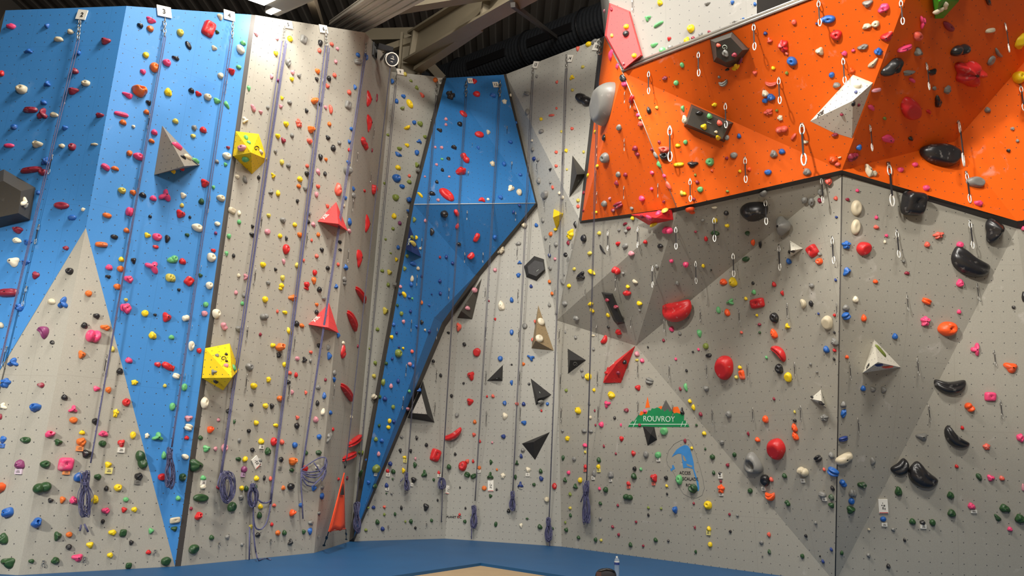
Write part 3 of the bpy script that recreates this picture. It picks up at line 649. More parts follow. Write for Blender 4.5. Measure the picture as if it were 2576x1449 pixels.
1935,1388,9,12,Gb;2118,1391,9,12,Gb;2211,918,12,9,Nb;1797,522,15,7,Wb;665,1202,8,13,Kb;1429,611,8,13,Mb;209,527,10,10,Wk;415,970,10,10,Lb;697,96,10,10,Ib;
773,417,10,10,Cb;824,518,10,10,Ck;636,570,10,10,Kt;855,609,10,10,Kb;884,324,10,10,Bb;1069,344,10,10,Zb;1052,675,10,10,Tb;1107,707,10,10,Nb;1037,597,10,10,Zb;
1037,884,10,10,Cb;1240,996,10,10,Cb;1073,1119,10,10,Kb;1234,1248,10,10,Gt;1169,1312,10,10,Gb;1414,497,10,10,Wb;1579,721,10,10,Yb;1574,582,10,10,Ab;1300,1016,10,10,Cb;
1463,931,10,10,Ab;1743,96,10,10,Mb;1722,487,10,10,Yb;2099,881,10,10,Rb;2131,898,10,10,Fb;1830,1170,10,10,Mb;2547,324,10,10,Ab;2537,379,10,10,Kb;2205,547,10,10,Pb;
2407,1173,10,10,Rb;845,155,9,11,Ib;674,270,9,11,Ab;819,270,9,11,Ib;657,382,9,11,Tb;537,471,9,11,Eb;651,446,9,11,Kb;588,643,9,11,Kb;770,988,9,11,Ct;
832,1038,9,11,Bb;542,960,11,9,Kb;690,1271,11,9,Cb;1024,532,11,9,Bt;962,681,11,9,Zb;890,476,9,11,Bt;1128,399,11,9,Kp;1123,646,9,11,Nb;1046,598,9,11,Yt;
1030,747,11,9,Bb;1015,809,9,11,Ib;1026,1029,11,9,Ib;1168,866,11,9,Kn,-60;1033,1135,9,11,Kt;940,1276,11,9,Nb;1303,309,9,11,Bb;1339,376,9,11,Ab;1424,379,9,11,Yb;
1454,519,9,11,Cb;1336,720,9,11,Nb;1671,442,9,11,Pb;1448,848,9,11,Ab;1979,134,9,11,Cb;2132,502,11,9,Mb;1769,669,9,11,Yb;1795,1189,9,11,Gb;771,726,14,7,Rb;
748,506,8,12,Kb;1723,1109,8,12,Mb;1572,563,13,7,Mb;317,754,10,9,Lb;574,371,10,9,Mb;820,401,9,10,Ob;694,678,10,9,Kt;851,665,9,10,Cb;797,766,10,9,Ob;
782,886,10,9,Cb;550,1056,10,9,Ib;546,894,10,9,Ab;684,1319,9,10,Rb;879,377,9,10,Rb;989,575,10,9,Zb;1203,371,9,10,Bt;1113,427,9,10,Kb;1099,457,9,10,Kb;
1139,662,10,9,Nb;1024,644,9,10,Zb;864,863,9,10,Wb;1049,822,10,9,Bt;1081,834,9,10,Nb;972,914,10,9,Gb;956,998,9,10,Gb;1108,738,9,10,Nb;1087,909,10,9,Kb;
1109,944,9,10,Kb;1010,1099,10,9,Ab;1387,290,6,15,Cr,75;1361,299,9,10,Yb;1652,271,9,10,Lb;1610,297,9,10,Lb;1309,439,10,9,Bb;1398,577,10,9,Yb;1444,677,10,9,Lb;
1589,524,9,10,Ab;1317,916,9,10,Ot;1466,946,9,10,Ab;1494,981,9,10,Yb;1622,1034,10,9,Pb;1343,1219,10,9,Gb;1434,1243,9,10,Zb;1510,1266,10,9,Gb;1455,1352,10,9,Gb;
1979,184,9,10,Zb;1745,501,10,9,Mb;1876,751,9,10,Yb;1999,1058,10,9,Kb;2157,479,10,9,Pb;2421,1076,9,10,Rb;626,358,11,8,Eb;706,726,11,8,Yb;781,908,8,11,Ab;
590,1061,8,11,Gt;948,246,4,22,Mr;1061,761,8,11,Ob;1010,1277,8,11,Kb;1382,642,8,11,Nb;1470,485,8,11,Mb;1899,10,8,11,Bb;2226,298,11,8,Zb;1832,172,12,7,Kb;
1861,152,12,7,Ub;1882,1091,7,12,Mb;336,318,9,9,Wb;378,544,9,9,Kb;849,122,9,9,Ib;461,395,9,9,Kb;543,586,9,9,Ub;450,729,9,9,Kb;481,1279,9,9,Mb;
609,1369,9,9,Ab;1122,299,9,9,Ib;1030,442,9,9,Cb;867,713,9,9,Ab;1111,371,9,9,Ib;1102,503,9,9,Ib;1008,721,9,9,Ib;1033,783,9,9,Nb;967,1276,9,9,Ct;
1086,1309,9,9,Gb;1466,168,9,9,Lb;1439,323,9,9,Cb;1658,357,9,9,Mb;1399,383,9,9,Cb;1399,417,9,9,Cb;1640,376,9,9,Mb;1639,475,9,9,Pb;1670,508,9,9,Mt;
1534,500,9,9,It;1377,1016,9,9,Bp;1493,878,9,9,Ab;1424,982,9,9,Zb;1525,938,9,9,Rb;1609,1069,9,9,Mb;1485,1050,9,9,Tb;1784,80,9,9,Mb;1828,398,9,9,Mb;
2052,1315,9,9,Ab,-40;2560,354,9,9,Ab;2230,593,9,9,Pb;2550,773,9,9,Kp;655,841,8,10,Mb;865,517,8,10,Tb;1070,555,8,10,Ib;884,1049,8,10,Wb;1040,921,8,10,Bb;
954,1071,8,10,Gb;1136,996,8,10,Kp;1104,1189,8,10,Rb;994,1293,8,10,Gb;921,1333,10,8,Zb;1539,89,8,10,Lb;1384,708,8,10,Ob;1502,418,10,8,Yb;1390,738,8,10,Ob;
1482,1015,8,10,Ab;1435,1296,8,10,Gb;1510,1304,10,8,Ab;2146,127,10,8,Pb;1768,554,10,8,Ab;1995,632,10,8,Kb;1910,816,10,8,Mb;1811,1191,10,8,Kb;2073,1181,8,10,Cb;
2091,1382,8,10,Nb;2070,1412,8,10,Nb;2276,1358,8,10,Kb;1390,471,7,11,Cb;1711,978,7,11,Mb;390,792,9,8,Kb;700,202,9,8,Ub;819,955,8,9,Mb;803,1291,8,9,Ab;
1000,768,9,8,Gb;1145,1142,8,9,Kb;1400,207,8,9,Ct;1440,226,8,9,Lb;1353,402,8,9,Ab;1384,426,9,8,Kt;1407,486,8,9,Wb;1307,517,9,8,Nb;1396,651,8,9,Ib;
1669,856,8,9,Mb;1546,1051,8,9,Kb;1415,1083,9,8,Ab;1612,1180,8,9,Eb;1508,1229,8,9,Pb;1434,1278,9,8,Lb;1541,1325,9,8,Mb;1556,1345,8,9,Mb;1801,332,9,8,Tb;
2117,288,8,9,Mb;1791,429,8,9,Fb;1861,431,8,9,Yb;1894,712,8,9,Kb;2099,793,8,9,Rb;2027,1348,8,9,Kb;2153,232,8,9,Np;764,655,7,10,Cb;856,628,10,7,Kb;
698,783,7,10,Cb;838,1080,7,10,Rb;1034,203,10,7,Zb;1190,1160,7,10,Rb;1538,23,7,10,Mb;1522,27,7,10,Ib;1602,906,10,7,Lb;1750,1388,7,10,Gb;873,1203,6,11,Mb;
1399,786,6,11,Ab;478,546,8,8,Kb;1122,313,8,8,Ib;1098,414,8,8,Ib;998,837,8,8,Nb;987,902,8,8,Nb;1030,984,8,8,Eb;1567,687,8,8,Ab;1480,442,8,8,Yx;
1677,1222,8,8,Yb;1512,1359,8,8,Lb;1809,194,8,8,Ab;1865,836,8,8,Cb;1740,1127,8,8,Yb;1855,1296,8,8,Ab;1837,1337,8,8,Kb;784,604,7,9,Cb;976,339,9,7,Zb;
1128,837,9,7,Kb;1091,1207,7,9,Gb;1207,1110,7,9,Rb;1350,192,7,9,Ab;1498,332,9,7,Yb;1569,160,7,9,Mb;1468,382,7,9,Lb;1292,533,7,9,Nb;1557,579,9,7,Ab;
1830,481,9,7,Zb;2102,704,7,9,Nb;1928,899,7,9,Eb;1947,1003,7,9,Mb;2226,608,7,9,Wb;2273,658,9,7,Ab;1492,844,10,6,Tb;1341,855,6,10,Cb;1347,810,6,10,Cb;
1748,1327,6,10,Mb;569,891,8,7,Kb;852,1205,7,8,Rb;967,461,7,8,Zb;1228,501,8,7,Wb;1107,647,7,8,Mb;1061,695,7,8,Nb;1245,803,7,8,Rt;985,1241,7,8,Ab;
967,1294,7,8,Zb;1045,1328,7,8,Kb;1469,530,8,7,Mb;1530,823,7,8,Kb;1700,903,7,8,Pb;1472,1137,7,8,Lb;1554,1271,7,8,Mb;1631,1277,8,7,Zb;1631,1295,7,8,Kb;
1954,278,8,7,Zb;1749,440,7,8,Zb;1750,583,8,7,Mb;2104,546,8,7,Nb;1904,793,7,8,Yb;1757,879,7,8,Pb;2098,903,7,8,Kb;1727,932,7,8,Kb;2039,916,7,8,Ab;
1813,1211,7,8,Mb;1835,1294,7,8,Mb;2160,264,7,8,Mb;2186,1332,8,7,Tb;1287,240,6,9,Wb;1045,1154,6,9,Ib;1519,1122,6,9,Mb;1999,1036,6,9,Lb;1985,634,5,10,Kb;
970,602,7,7,Zb;917,480,7,7,Rb;1095,370,7,7,Ib;1057,625,7,7,Tb;1080,768,7,7,Bb;1014,876,7,7,Yb;1166,964,7,7,Kb;1156,1294,7,7,Rb;1384,459,7,7,Ab;
1500,534,7,7,Yb;1331,966,7,7,Kp;1609,780,7,7,Ab;1663,1279,7,7,Zb;1600,1313,7,7,Mb;1618,1373,7,7,Mb;1681,1360,7,7,Kb;1390,1329,7,7,Gb;1911,836,7,7,Gb;
1752,1069,7,7,Gb;1745,1266,7,7,Mb;1112,400,8,6,Eb;1400,272,6,8,Cb;1412,331,6,8,Lb;1422,1314,6,8,Zb;1326,1305,8,6,Gb;2099,836,6,8,Kb;900,871,5,9,Mb;
1562,1069,5,9,Pb;2112,396,9,5,Tb;936,378,4,11,Mb;1024,548,6,7,Tb;1130,444,7,6,Ib;1037,751,6,7,Eb;1069,830,6,7,Tb;1004,873,7,6,Nb;1225,997,6,7,Rb;
910,1104,6,7,Yb;924,1157,6,7,Bb;988,1205,6,7,Gb;1238,1113,6,7,Ib;1250,1181,6,7,Ob;1249,1231,6,7,Kb;1101,1258,6,7,Kb;1020,1312,6,7,Zb;1171,1278,6,7,Kb;
1338,354,6,7,Wb;1426,426,6,7,Lb;1362,1033,6,7,Rb;1549,1141,6,7,Mb;1678,1242,6,7,Kb;2054,59,7,6,Nb;2059,789,6,7,Nb;2044,999,7,6,Kb;1774,1129,6,7,Gb;
1419,690,5,8,Ab;1422,835,5,8,Ab;1069,444,6,6,Ib;930,877,6,6,Zb;926,1277,6,6,Zb;1870,47,6,6,Bb;1743,885,6,6,Kb;570,909,7,5,Kb;983,637,7,5,Zb;
1496,1033,5,7,Mb;1498,1069,5,7,Mb;1230,757,5,6,Mb;1287,917,6,5,Kb;1157,1226,5,6,Kb;1186,1296,5,6,Zb;1630,873,5,6,Kb;1468,1300,5,6,Mb;2055,936,7,4,Ab;
1439,275,5,5,Ab;1789,679,5,5,Kb;1086,740,5,4,Nb;972,1241,5,4,Gb;2063,1399,4,5,Kb;1918,1399,4,4,Kb'''
DRAWS = '''170,240,167,269,f;375,291,369,327,d;135,394,128,442,d;101,569,95,616,d;350,448,346,484,d;325,604,319,643,d;70,724,64,771,d;20,875,9,921,d;267,896,262,944,d;
297,761,290,806,d;569,204,565,239,d;811,200,809,234,d;691,265,689,295,d;672,402,670,437,d;785,452,782,483,d;657,544,655,582,d;771,587,767,622,d;526,497,524,537,d;
641,678,637,717,d;505,669,502,684,d;619,944,614,984,d;621,823,617,860,d;740,846,739,881,d;727,959,725,1006,d;838,970,835,1005,d;482,819,481,831,d;465,941,462,959,d;
757,739,754,751,d;1087,302,1086,327,f;1275,320,1276,347,f;939,322,937,350,f;997,182,996,207,f;931,434,929,462,f;897,381,895,409,f;1187,362,1187,373,d;1287,409,1285,436,d;
1177,433,1176,459,d;1175,531,1175,554,d;1080,496,1079,521,d;1061,601,1059,627,d;1169,636,1169,661,d;1215,636,1215,661,d;1049,693,1047,719,d;886,501,884,534,d;874,627,870,662,d;
1035,806,1033,834,f;1099,826,1097,853,d;1222,726,1221,756,d;1129,726,1129,753,d;1022,918,1021,946,d;1097,931,1096,960,d;1224,935,1224,966,d;1014,999,1011,1029,d;1093,1013,1092,1043,d;
1225,1036,1225,1069,d;1223,825,1223,855,d;899,775,897,790,f;1632,179,1632,240,w;1593,1,1593,32,f;1572,232,1572,262,d;1685,319,1686,410,w;1571,350,1572,380,d;1587,240,1587,275,d;
1516,65,1516,82,f;1509,0,1508,12,f;1505,367,1504,396,d;1572,362,1572,381,d;1570,469,1572,502,d;1656,463,1656,498,d;1502,483,1502,513,d;1351,406,1351,433,d;1370,501,1370,527,d;
1424,504,1424,527,d;1440,608,1440,632,d;1384,609,1384,646,d;1302,622,1302,652,d;1417,384,1417,416,d;1530,581,1529,632,w;1605,571,1604,624,w;1700,571,1700,627,w;1642,669,1643,723,w;
1549,698,1548,732,d;1297,534,1297,556,d;1304,730,1304,760,d;1306,828,1305,858,d;1308,935,1307,966,d;1310,1025,1309,1056,d;1409,828,1410,859,d;1412,941,1412,974,d;1414,1025,1415,1060,d;
1505,936,1505,969,d;1507,1024,1508,1059,d;1501,818,1501,846,d;1587,799,1587,826,d;1670,804,1672,834,d;1606,914,1606,946,d;1684,920,1686,954,d;1607,1011,1608,1043,d;1694,1018,1695,1048,d;
1473,724,1473,746,d;1397,724,1397,751,d;1757,130,1759,196,w;1896,60,1899,131,w;2059,1,2063,71,w;1959,195,1961,265,w;2121,146,2123,215,w;1825,260,1827,325,w;2017,311,2018,420,w;
1874,397,1875,462,w;1736,451,1737,509,w;1925,502,1926,566,w;1796,547,1796,608,w;2066,447,2066,512,w;1960,618,1961,681,w;2094,598,2097,664,w;1750,657,1749,713,d;1844,637,1844,696,w;
1762,779,1763,810,d;1860,780,1864,814,d;1980,765,1982,803,d;2105,763,2107,796,d;1778,918,1779,950,d;1880,918,1882,954,d;1999,914,2001,951,d;2137,915,2139,956,f;1792,1031,1794,1066,d;
1894,1028,1896,1061,d;2014,1023,2016,1060,d;2266,0,2269,67,w;2528,59,2533,137,w;2330,159,2336,230,w;2188,315,2191,382,w;2411,305,2418,422,w;2567,217,2576,282,w;2233,416,2240,524,w;
2255,581,2260,649,w;2439,557,2443,627,w;2428,437,2431,514,w;2281,744,2285,783,f;2307,904,2310,944,f;2500,883,2502,920,f;2516,1009,2520,1051,f;2336,1021,2340,1060,f;2158,1054,2160,1094,d;
2457,715,2460,756,f'''
TAGS = '''49,1186,19,13,l;166,1188,16,11,o;200,1128,16,13,o;6,1121,15,10,b;304,1132,16,13,w;273,1184,16,15,y;345,1213,15,10,k;657,1124,12,10,w;610,1194,11,11,u;
510,1214,13,12,w;703,1177,10,8,k;652,1167,10,9,w;797,1174,9,9,w;762,1202,7,7,w;975,1194,10,9,w;973,1230,9,8,w;1018,1159,9,9,y;1035,1219,7,8,w;
1104,1196,9,8,w;1205,1185,10,8,w;944,1193,8,8,w;1311,1226,8,7,w;1328,1194,10,8,w;1473,1183,9,7,c;1507,1183,10,9,y;1493,1202,9,9,w;1537,1208,8,7,w;
1582,1225,9,7,c;1645,1217,9,7,c;1657,1156,10,9,w;1813,1197,12,13,w;1815,1243,11,7,w;1922,1229,11,9,w;2021,1208,11,10,w;2075,1255,11,9,w;1783,1340,11,11,y;
2224,1319,13,9,w;2322,1324,14,10,w;2449,1286,14,8,w'''
HANGERS = '''108,1413;212,1404;389,1386;550,1368;680,1359;799,1347;976,1324;1072,1318'''

# ================================================================ roof steel, duct, lamps
def prism_between(a, b, upv, w_, h_, name, mat, kind=None, parent=None):
    t = (b - a).normalized(); s = t.cross(upv).normalized(); u = s.cross(t)
    bm = bmesh.new(); box(bm, (a + b) / 2, (b - a) / 2, s * w_ / 2, u * h_ / 2)
    o = bm_obj(name, bm, mat, parent)
    if kind: tag(o, kind=kind)
    return o


def ibeam(a, b, upv, w_, h_, name, mat, bolts=()):
    t = (b - a).normalized(); s = t.cross(upv).normalized(); u = s.cross(t)
    bm = bmesh.new(); c = (a + b) / 2; e = (b - a) / 2
    box(bm, c, e, s * 0.03, u * h_ / 2)
    box(bm, c + u * h_ / 2, e, s * w_ / 2, u * 0.03)
    box(bm, c - u * h_ / 2, e, s * w_ / 2, u * 0.03)
    for f in bolts:
        p = a + (b - a) * f
        box(bm, p, t * 0.04, s * w_ * 0.46, u * h_ * 0.5)
        for k in (-.3, -.1, .1, .3):
            for sd in (-1, 1):
                box(bm, p + u * h_ * k + s * sd * w_ * .3 - t * .05, t * .03, s * .02, u * .02)
    return tag(bm_obj(name, bm, mat), kind='structure')


colp = at_depth(1030, 190, 18.6); colt = Vector((colp.x, colp.y, colp.z + 1.12))
ibeam(Vector((colp.x, colp.y, 9.0)), colt, Vector((1, 0, 0)), .34, .5, 'beam_column', M['beam'], ())
ibeam(at_depth(1035, 122, 18.6), at_depth(1400, -92, 13.5), Z, .36, .72, 'beam_rafter', M['beam'], (.05, .62))
prism_between(at_depth(1050, 176, 18.4), at_depth(1205, 70, 16.2), Z, .22, .10, 'beam_haunch', M['beam'], 'structure')
prism_between(at_depth(880, 92, 19.6), at_depth(1060, 88, 19.2), Z, .2, .34, 'beam_purlin', M['beam'], 'structure')
prism_between(at_depth(960, 128, 18.9), at_depth(1046, 98, 18.7), Z, .12, .18, 'beam_brace', M['beam'], 'structure')
prism_between(at_depth(1068, 152, 19.5), at_depth(1112, 200, 19.5), Z, .12, .25, 'beam_knee', M['beam'], 'structure')
prism_between(at_depth(780, -12, 13), at_depth(806, 66, 17.5), Z, .15, .15, 'beam_tie', M['beam'], 'structure')
prism_between(at_depth(900, 38, 16), at_depth(1270, -22, 15), Z, .2, .16, 'beam_strut', M['beam'], 'structure')
prism_between(at_depth(1290, 12, 14.2), at_depth(1400, 95, 19.8), Z, .09, .09, 'beam_rod', M['trim'], 'structure')

# ribbed metal raft hung under the roof
a, b = at_depth(868, 72, 16.6), at_depth(1020, -22, 12.4)
t = (b - a).normalized(); s = t.cross(Z).normalized(); u = s.cross(t)
bm = bmesh.new()
for i in range(9):
    box(bm, (a + b) / 2 + s * ((i - 4) * .082) + u * (.02 if i % 2 else 0), (b - a) / 2, s * .034, u * .03)
box(bm, (a + b) / 2 + u * .05, (b - a) / 2, s * .37, u * .012)
o = bm_obj('ceiling_raft', bm, M['corr'])
tag(o, kind='structure')

# spiral duct running behind the tall grey wall
a, b = at_depth(1110, 208, 24.0), at_depth(1580, 34, 18.6)
t = (b - a).normalized(); s = t.cross(Z).normalized(); u = s.cross(t)
bm = bmesh.new()
rings = []
nn = 120
for i in range(nn + 1):
    c = a + (b - a) * (i / nn); r = .5 + (.012 if i % 2 else 0)
    rings.append([bm.verts.new(c + (s * math.cos(k * math.pi / 14) + u * math.sin(k * math.pi / 14)) * r) for k in range(28)])
for i in range(nn):
    for k in range(28):
        bm.faces.new((rings[i][k], rings[i][(k + 1) % 28], rings[i + 1][(k + 1) % 28], rings[i + 1][k]))
bm.faces.new(rings[0]); bm.faces.new(rings[-1])
duct = empty('ventilation_duct', (a + b) / 2)
tag(duct, 'long dark spiral air duct below the roof, passing behind the tall grey wall', 'air duct')
C0 = (a + b) / 2


def child_of(o, root):
    o.parent = root
    o.matrix_parent_inverse = Matrix.Translation(root.location).inverted()
    return o


child_of(bm_obj('pipe', bm, M['duct'], None, False), duct)
for f in (.36, .70):
    bm = bmesh.new(); c = a + (b - a) * f
    dr = (CAM - c); dr = (dr - t * dr.dot(t)).normalized(); uu = dr.cross(t).normalized()
    if uu.z < 0: uu = -uu
    dd = (dr * .93 + uu * .36).normalized(); vv = t.cross(dd)
    for k in (-.42, .42):
        box(bm, c + dd * .505 + t * k, t * .40, vv * .11, dd * .03)
    child_of(bm_obj('grille', bm, M['black']), duct)
for f in (.14, .55, .83):
    bm = bmesh.new(); c = a + (b - a) * f
    tube(bm, [c + (s * math.cos(k * math.pi / 16) + u * math.sin(k * math.pi / 16)) * .53 for k in range(32)], .02, 6, True)
    child_of(bm_obj('clamp_band', bm, M['black']), duct)

# luminaires over the pale grey wall
emi = bpy.data.materials.new('lamp_glow'); emi.use_nodes = True
bs = emi.node_tree.nodes['Principled BSDF']
bs.inputs['Emission Color'].default_value = (1, .95, .85, 1); bs.inputs['Emission Strength'].default_value = 14
no = emi.node_tree.nodes.new('ShaderNodeTexNoise'); no.inputs['Scale'].default_value = 3
mp = emi.node_tree.nodes.new('ShaderNodeMapRange'); mp.inputs[3].default_value = 5; mp.inputs[4].default_value = 6.5
emi.node_tree.links.new(no.outputs['Fac'], mp.inputs[0]); emi.node_tree.links.new(mp.outputs[0], bs.inputs['Emission Strength'])
for nm, a, b, w_, lab in (('panel_luminaire', at_depth(645, 4, 10.2), at_depth(715, -34, 8.6), .24, 'square glowing ceiling lamp over the blue and pale grey walls'),
                          ('batten_luminaire', at_depth(676, 32, 11.0), at_depth(790, -22, 9.2), .09, 'long thin glowing lamp in beige housing above the pale grey wall')):
    t = (b - a).normalized(); s = t.cross(Z).normalized(); u = s.cross(t)
    root = empty(nm, (a + b) / 2); tag(root, lab, 'ceiling lamp')
    bm = bmesh.new(); box(bm, (a + b) / 2 + u * .05 - s * w_ * .5, (b - a) / 2 * 1.04, s * w_ * 1.1, u * .045)
    child_of(bm_obj('housing', bm, M['beam']), root)
    bm = bmesh.new(); box(bm, (a + b) / 2 - u * .005, (b - a) / 2, s * w_ * .45, u * .012)
    child_of(bm_obj('diffuser', bm, emi), root)
    bm = bmesh.new()
    for f in (-.6, .6):
        c = (a + b) / 2 + (b - a) / 2 * f; tube(bm, [c + u * .09, Vector((c.x, c.y, 13.9))], .012, 6)
    child_of(bm_obj('hanger_rod', bm, M['steel']), root)

# ================================================================ volumes bolted to the walls
VM = {k: panel(n_ + '_volume_board', c, .11, .22, False, .02) for k, n_, c in (
    ('y', 'yellow', (240, 204, 18)), ('r', 'red', (226, 42, 44)), ('c', 'coral_red', (238, 74, 74)), ('k', 'black', (46, 45, 45)), ('d', 'charcoal', (70, 66, 60)),
    ('g', 'stone_grey', (142, 134, 120)), ('w', 'white', (226, 222, 206)), ('t', 'varnished_ply', (150, 130, 98)), ('e', 'green', (58, 158, 36)), ('n', 'navy_blue', (30, 52, 110)), ('p', 'pale_grey', (172, 168, 160)))}
VOLS = []   # (first face, last face, short name)


def text(parent, name, s_, px, py, P, hpx, rot, mat, bold=.018):
    p = P.hit(px, py, .006)
    q = P.hit(px + 20 * math.cos(math.radians(rot)), py - 20 * math.sin(math.radians(rot)), .006)
    x = (q - p).normalized(); y = P.n.cross(x)
    cu = bpy.data.curves.new(name, 'FONT'); cu.body = s_; cu.align_x = 'CENTER'; cu.align_y = 'CENTER'
    cu.size = hpx * px_of(p)[2] / FPX / .70; cu.extrude = .002; cu.offset = cu.size * bold
    cu.materials.append(mat)
    tmp = bpy.data.objects.new(name, cu); COL.objects.link(tmp)
    me = bpy.data.meshes.new_from_object(tmp.evaluated_get(bpy.context.evaluated_depsgraph_get()))
    me.name = name
    bpy.data.objects.remove(tmp); bpy.data.curves.remove(cu)
    o = bpy.data.objects.new(name, me)
    mm = Matrix((x, y, P.n)).transposed().to_4x4(); mm.translation = p
    link(o)
    if parent is not None:
        o.parent = parent
        o.matrix_parent_inverse = Matrix.Translation(parent.location).inverted()
    o.matrix_basis = mm
    return o


def spiral(parent, px, py, P, rpx, mat, flip=1):
    pts = []
    for i in range(26):
        a_ = i / 25 * 4.2 * math.pi / 1.9; r = rpx * (.25 + .75 * i / 25)
        pts.append(P.hit(px + flip * r * math.cos(a_), py + r * math.sin(a_), .006))
    bm = bmesh.new(); tube(bm, pts, rpx * .13 * px_of(pts[0])[2] / FPX, 5)
    o = bm_obj('spiral_mark', bm, mat); child_of(o, parent); return o


def volume(label, short, mat, ref, outline, apex, faces, marks=(), inner=None, group=None):
    p, n_, i = hit(*ref)
    P = Plane(p, n_)
    V = [P.hit(x, y, .004) for x, y in outline] + [P.hit(x, y, h_) for x, y, h_ in apex]
    n0 = len(outline)
    if faces == 'fan': faces = [(k, (k + 1) % n0, n0) for k in range(n0)]
    elif faces == 'frustum': faces = [(k, (k + 1) % n0, n0 + (k + 1) % n0, n0 + k) for k in range(n0)] + [tuple(range(n0, 2 * n0))]
    org = sum(V[:n0], Vector()) / n0
    root = empty('climbing_volume', org); tag(root, label, 'climbing volume', group)
    bm = bmesh.new(); lay = bm.loops.layers.uv.new('UVMap')
    vv = [bm.verts.new(v) for v in V]
    b0 = len(SHELL_F)
    for f in faces:
        fc = bm.faces.new([vv[k] for k in f])
        fc.material_index = 1 if inner is not None and len(f) == n0 and min(f) >= n0 else 0
        bs_ = len(SHELL_V); q = [V[k] for k in f]; SHELL_V.extend(q); SHELL_F.append(tuple(range(bs_, bs_ + len(q)))); SHELL_NAME.append('volume')
    VOLS.append((b0, len(SHELL_F), short))
    bm.faces.new([vv[k] for k in range(n0)][::-1])
    bmesh.ops.recalc_face_normals(bm, faces=bm.faces)
    for fc in bm.faces: fc.normal_update(); uv_facet(bm, lay, fc)
    me = bpy.data.meshes.new('shell'); bm.to_mesh(me); bm.free()
    me.materials.append(VM[mat])
    if inner is not None: me.materials.append(VM[inner])
    o = bpy.data.objects.new('shell', me); link(o); child_of(o, root)
    for mk in marks:
        tri = [V[k] for k in mk[0]]; FP = plane3(*tri)
        if mk[1] == 'spiral': spiral(root, mk[2], mk[3], FP, mk[4], mk[5])
        else: text(root, 'lettering', mk[1], mk[2], mk[3], FP, mk[4], mk[5], mk[6])
    return root


WHT, INK = M['whitepaint'], M['ink']
volume('big charcoal many-sided volume cut off by the picture edge on the blue slab', 'big charcoal volume', 'd', (110, 500),
       [(-62, 452), (10, 426), (89, 472), (76, 553), (0, 573), (-66, 540)], [(-40, 466, .3), (8, 455, .3), (53, 481, .3), (46, 536, .3), (0, 546, .3), (-44, 530, .3)], 'frustum')
volume('stone grey pyramid volume on the blue slab beside rope three', 'grey pyramid', 'g', (380, 400), [(408, 316), (503, 415), (388, 440)], [(464, 418, .52)], 'fan')
volume('upper yellow faceted volume on the dark edge of the blue slab', 'upper yellow volume', 'y', (690, 390), [(593, 330), (651, 337), (672, 401), (634, 438), (586, 392)], [(632, 384, .42)], 'fan',
       [((1, 2, 5), 'spiral', 645, 373, 7, M['ink'])])
volume('lower yellow faceted volume with a spiral, on the dark edge of the blue slab', 'lower yellow volume', 'y', (640, 930), [(516, 876), (578, 864), (601, 930), (561, 982), (508, 951)], [(583, 950, .5)], 'fan',
       [((0, 1, 5), 'spiral', 562, 902, 7, M['ink'])])
volume('upper coral red triangular volume on the pale grey wall by rope seven', 'upper red triangle volume', 'c', (830, 600), [(846, 508), (875, 581), (799, 557)], [(851, 563, .4)], 'fan',
       [((0, 3, 2), 'XIE', 818, 545, 11, 45, WHT)])
volume('lower coral red triangular volume on the pale grey wall by rope seven', 'lower red triangle volume', 'c', (800, 860), [(828, 762), (852, 838), (776, 816)], [(826, 824, .4)], 'fan',
       [((0, 3, 2), 'XIE', 795, 803, 11, 45, WHT)])
volume('dark charcoal volume tucked under the slanting lower edge of the blue prow', 'charcoal volume under the prow', 'd', (1215, 790), [(1212, 700), (1188, 803), (1150, 800)], [(1160, 782, .35)], 'fan')
volume('black-edged triangular volume with a pale grey front below the blue prow', 'black-edged triangle', 'k', (1100, 1000), [(1064, 958), (1093, 1063), (1025, 1051)], [(1060, 990, .3), (1074, 1042, .3), (1036, 1039, .3)], 'frustum', (), 'p')
volume('black six-sided flat volume beside rope thirteen', 'black hexagon volume', 'k', (1300, 700), [(1344, 644), (1368, 652), (1372, 680), (1350, 707), (1324, 697), (1318, 670)],
       [(1345, 655, .16), (1366, 660, .16), (1369, 678, .16), (1349, 695, .16), (1330, 688, .16), (1327, 671, .16)], 'frustum', [((6, 7, 8), '-----', 1352, 680, 3, 40, WHT)])
volume('small yellow pointed volume on the slanted grey facet beside rope fourteen', 'small yellow volume', 'y', (1430, 600), [(1393, 526), (1417, 537), (1400, 579)], [(1391, 547, .3)], 'fan')
volume('black dart-shaped volume at the dark edge of the orange overhang', 'black dart volume', 'd', (1425, 430), [(1440, 391), (1475, 437), (1432, 497)], [(1451, 439, .35)], 'fan', [((1, 2, 3), '-----', 1455, 455, 3, 60, WHT)])
volume('tall brown plywood wedge volume with two cream discs beside rope fourteen', 'plywood wedge', 't', (1320, 830), [(1354, 768), (1393, 882), (1337, 876)], [(1347, 857, .4)], 'fan')
volume('black three-cornered volume with a pale spiral on the pale grey face', 'black volume with spiral', 'k', (1420, 930), [(1428, 877), (1474, 906), (1429, 940)], [(1434, 906, .28)], 'fan', [((1, 2, 3), 'spiral', 1446, 916, 6, M['kick'])])
volume('black three-cornered volume below the plywood wedge', 'black volume below the plywood wedge', 'k', (1330, 1000), [(1335, 952), (1387, 993), (1348, 1019)], [(1353, 1003, .25)], 'fan', [((0, 1, 3), '----', 1358, 987, 3, -60, WHT)])
volume('wide black triangular volume low on the back wall by rope fourteen', 'wide black triangle', 'k', (1310, 1140), [(1383, 1087), (1346, 1157), (1313, 1116)], [(1342, 1112, .25)], 'fan')
volume('small black triangular volume alone between ropes twelve and thirteen', 'small black triangle', 'k', (1230, 930), [(1265, 918), (1264, 958), (1225, 958)], [(1256, 949, .2)], 'fan', [((1, 2, 3), '----', 1250, 952, 2, 0, WHT)])
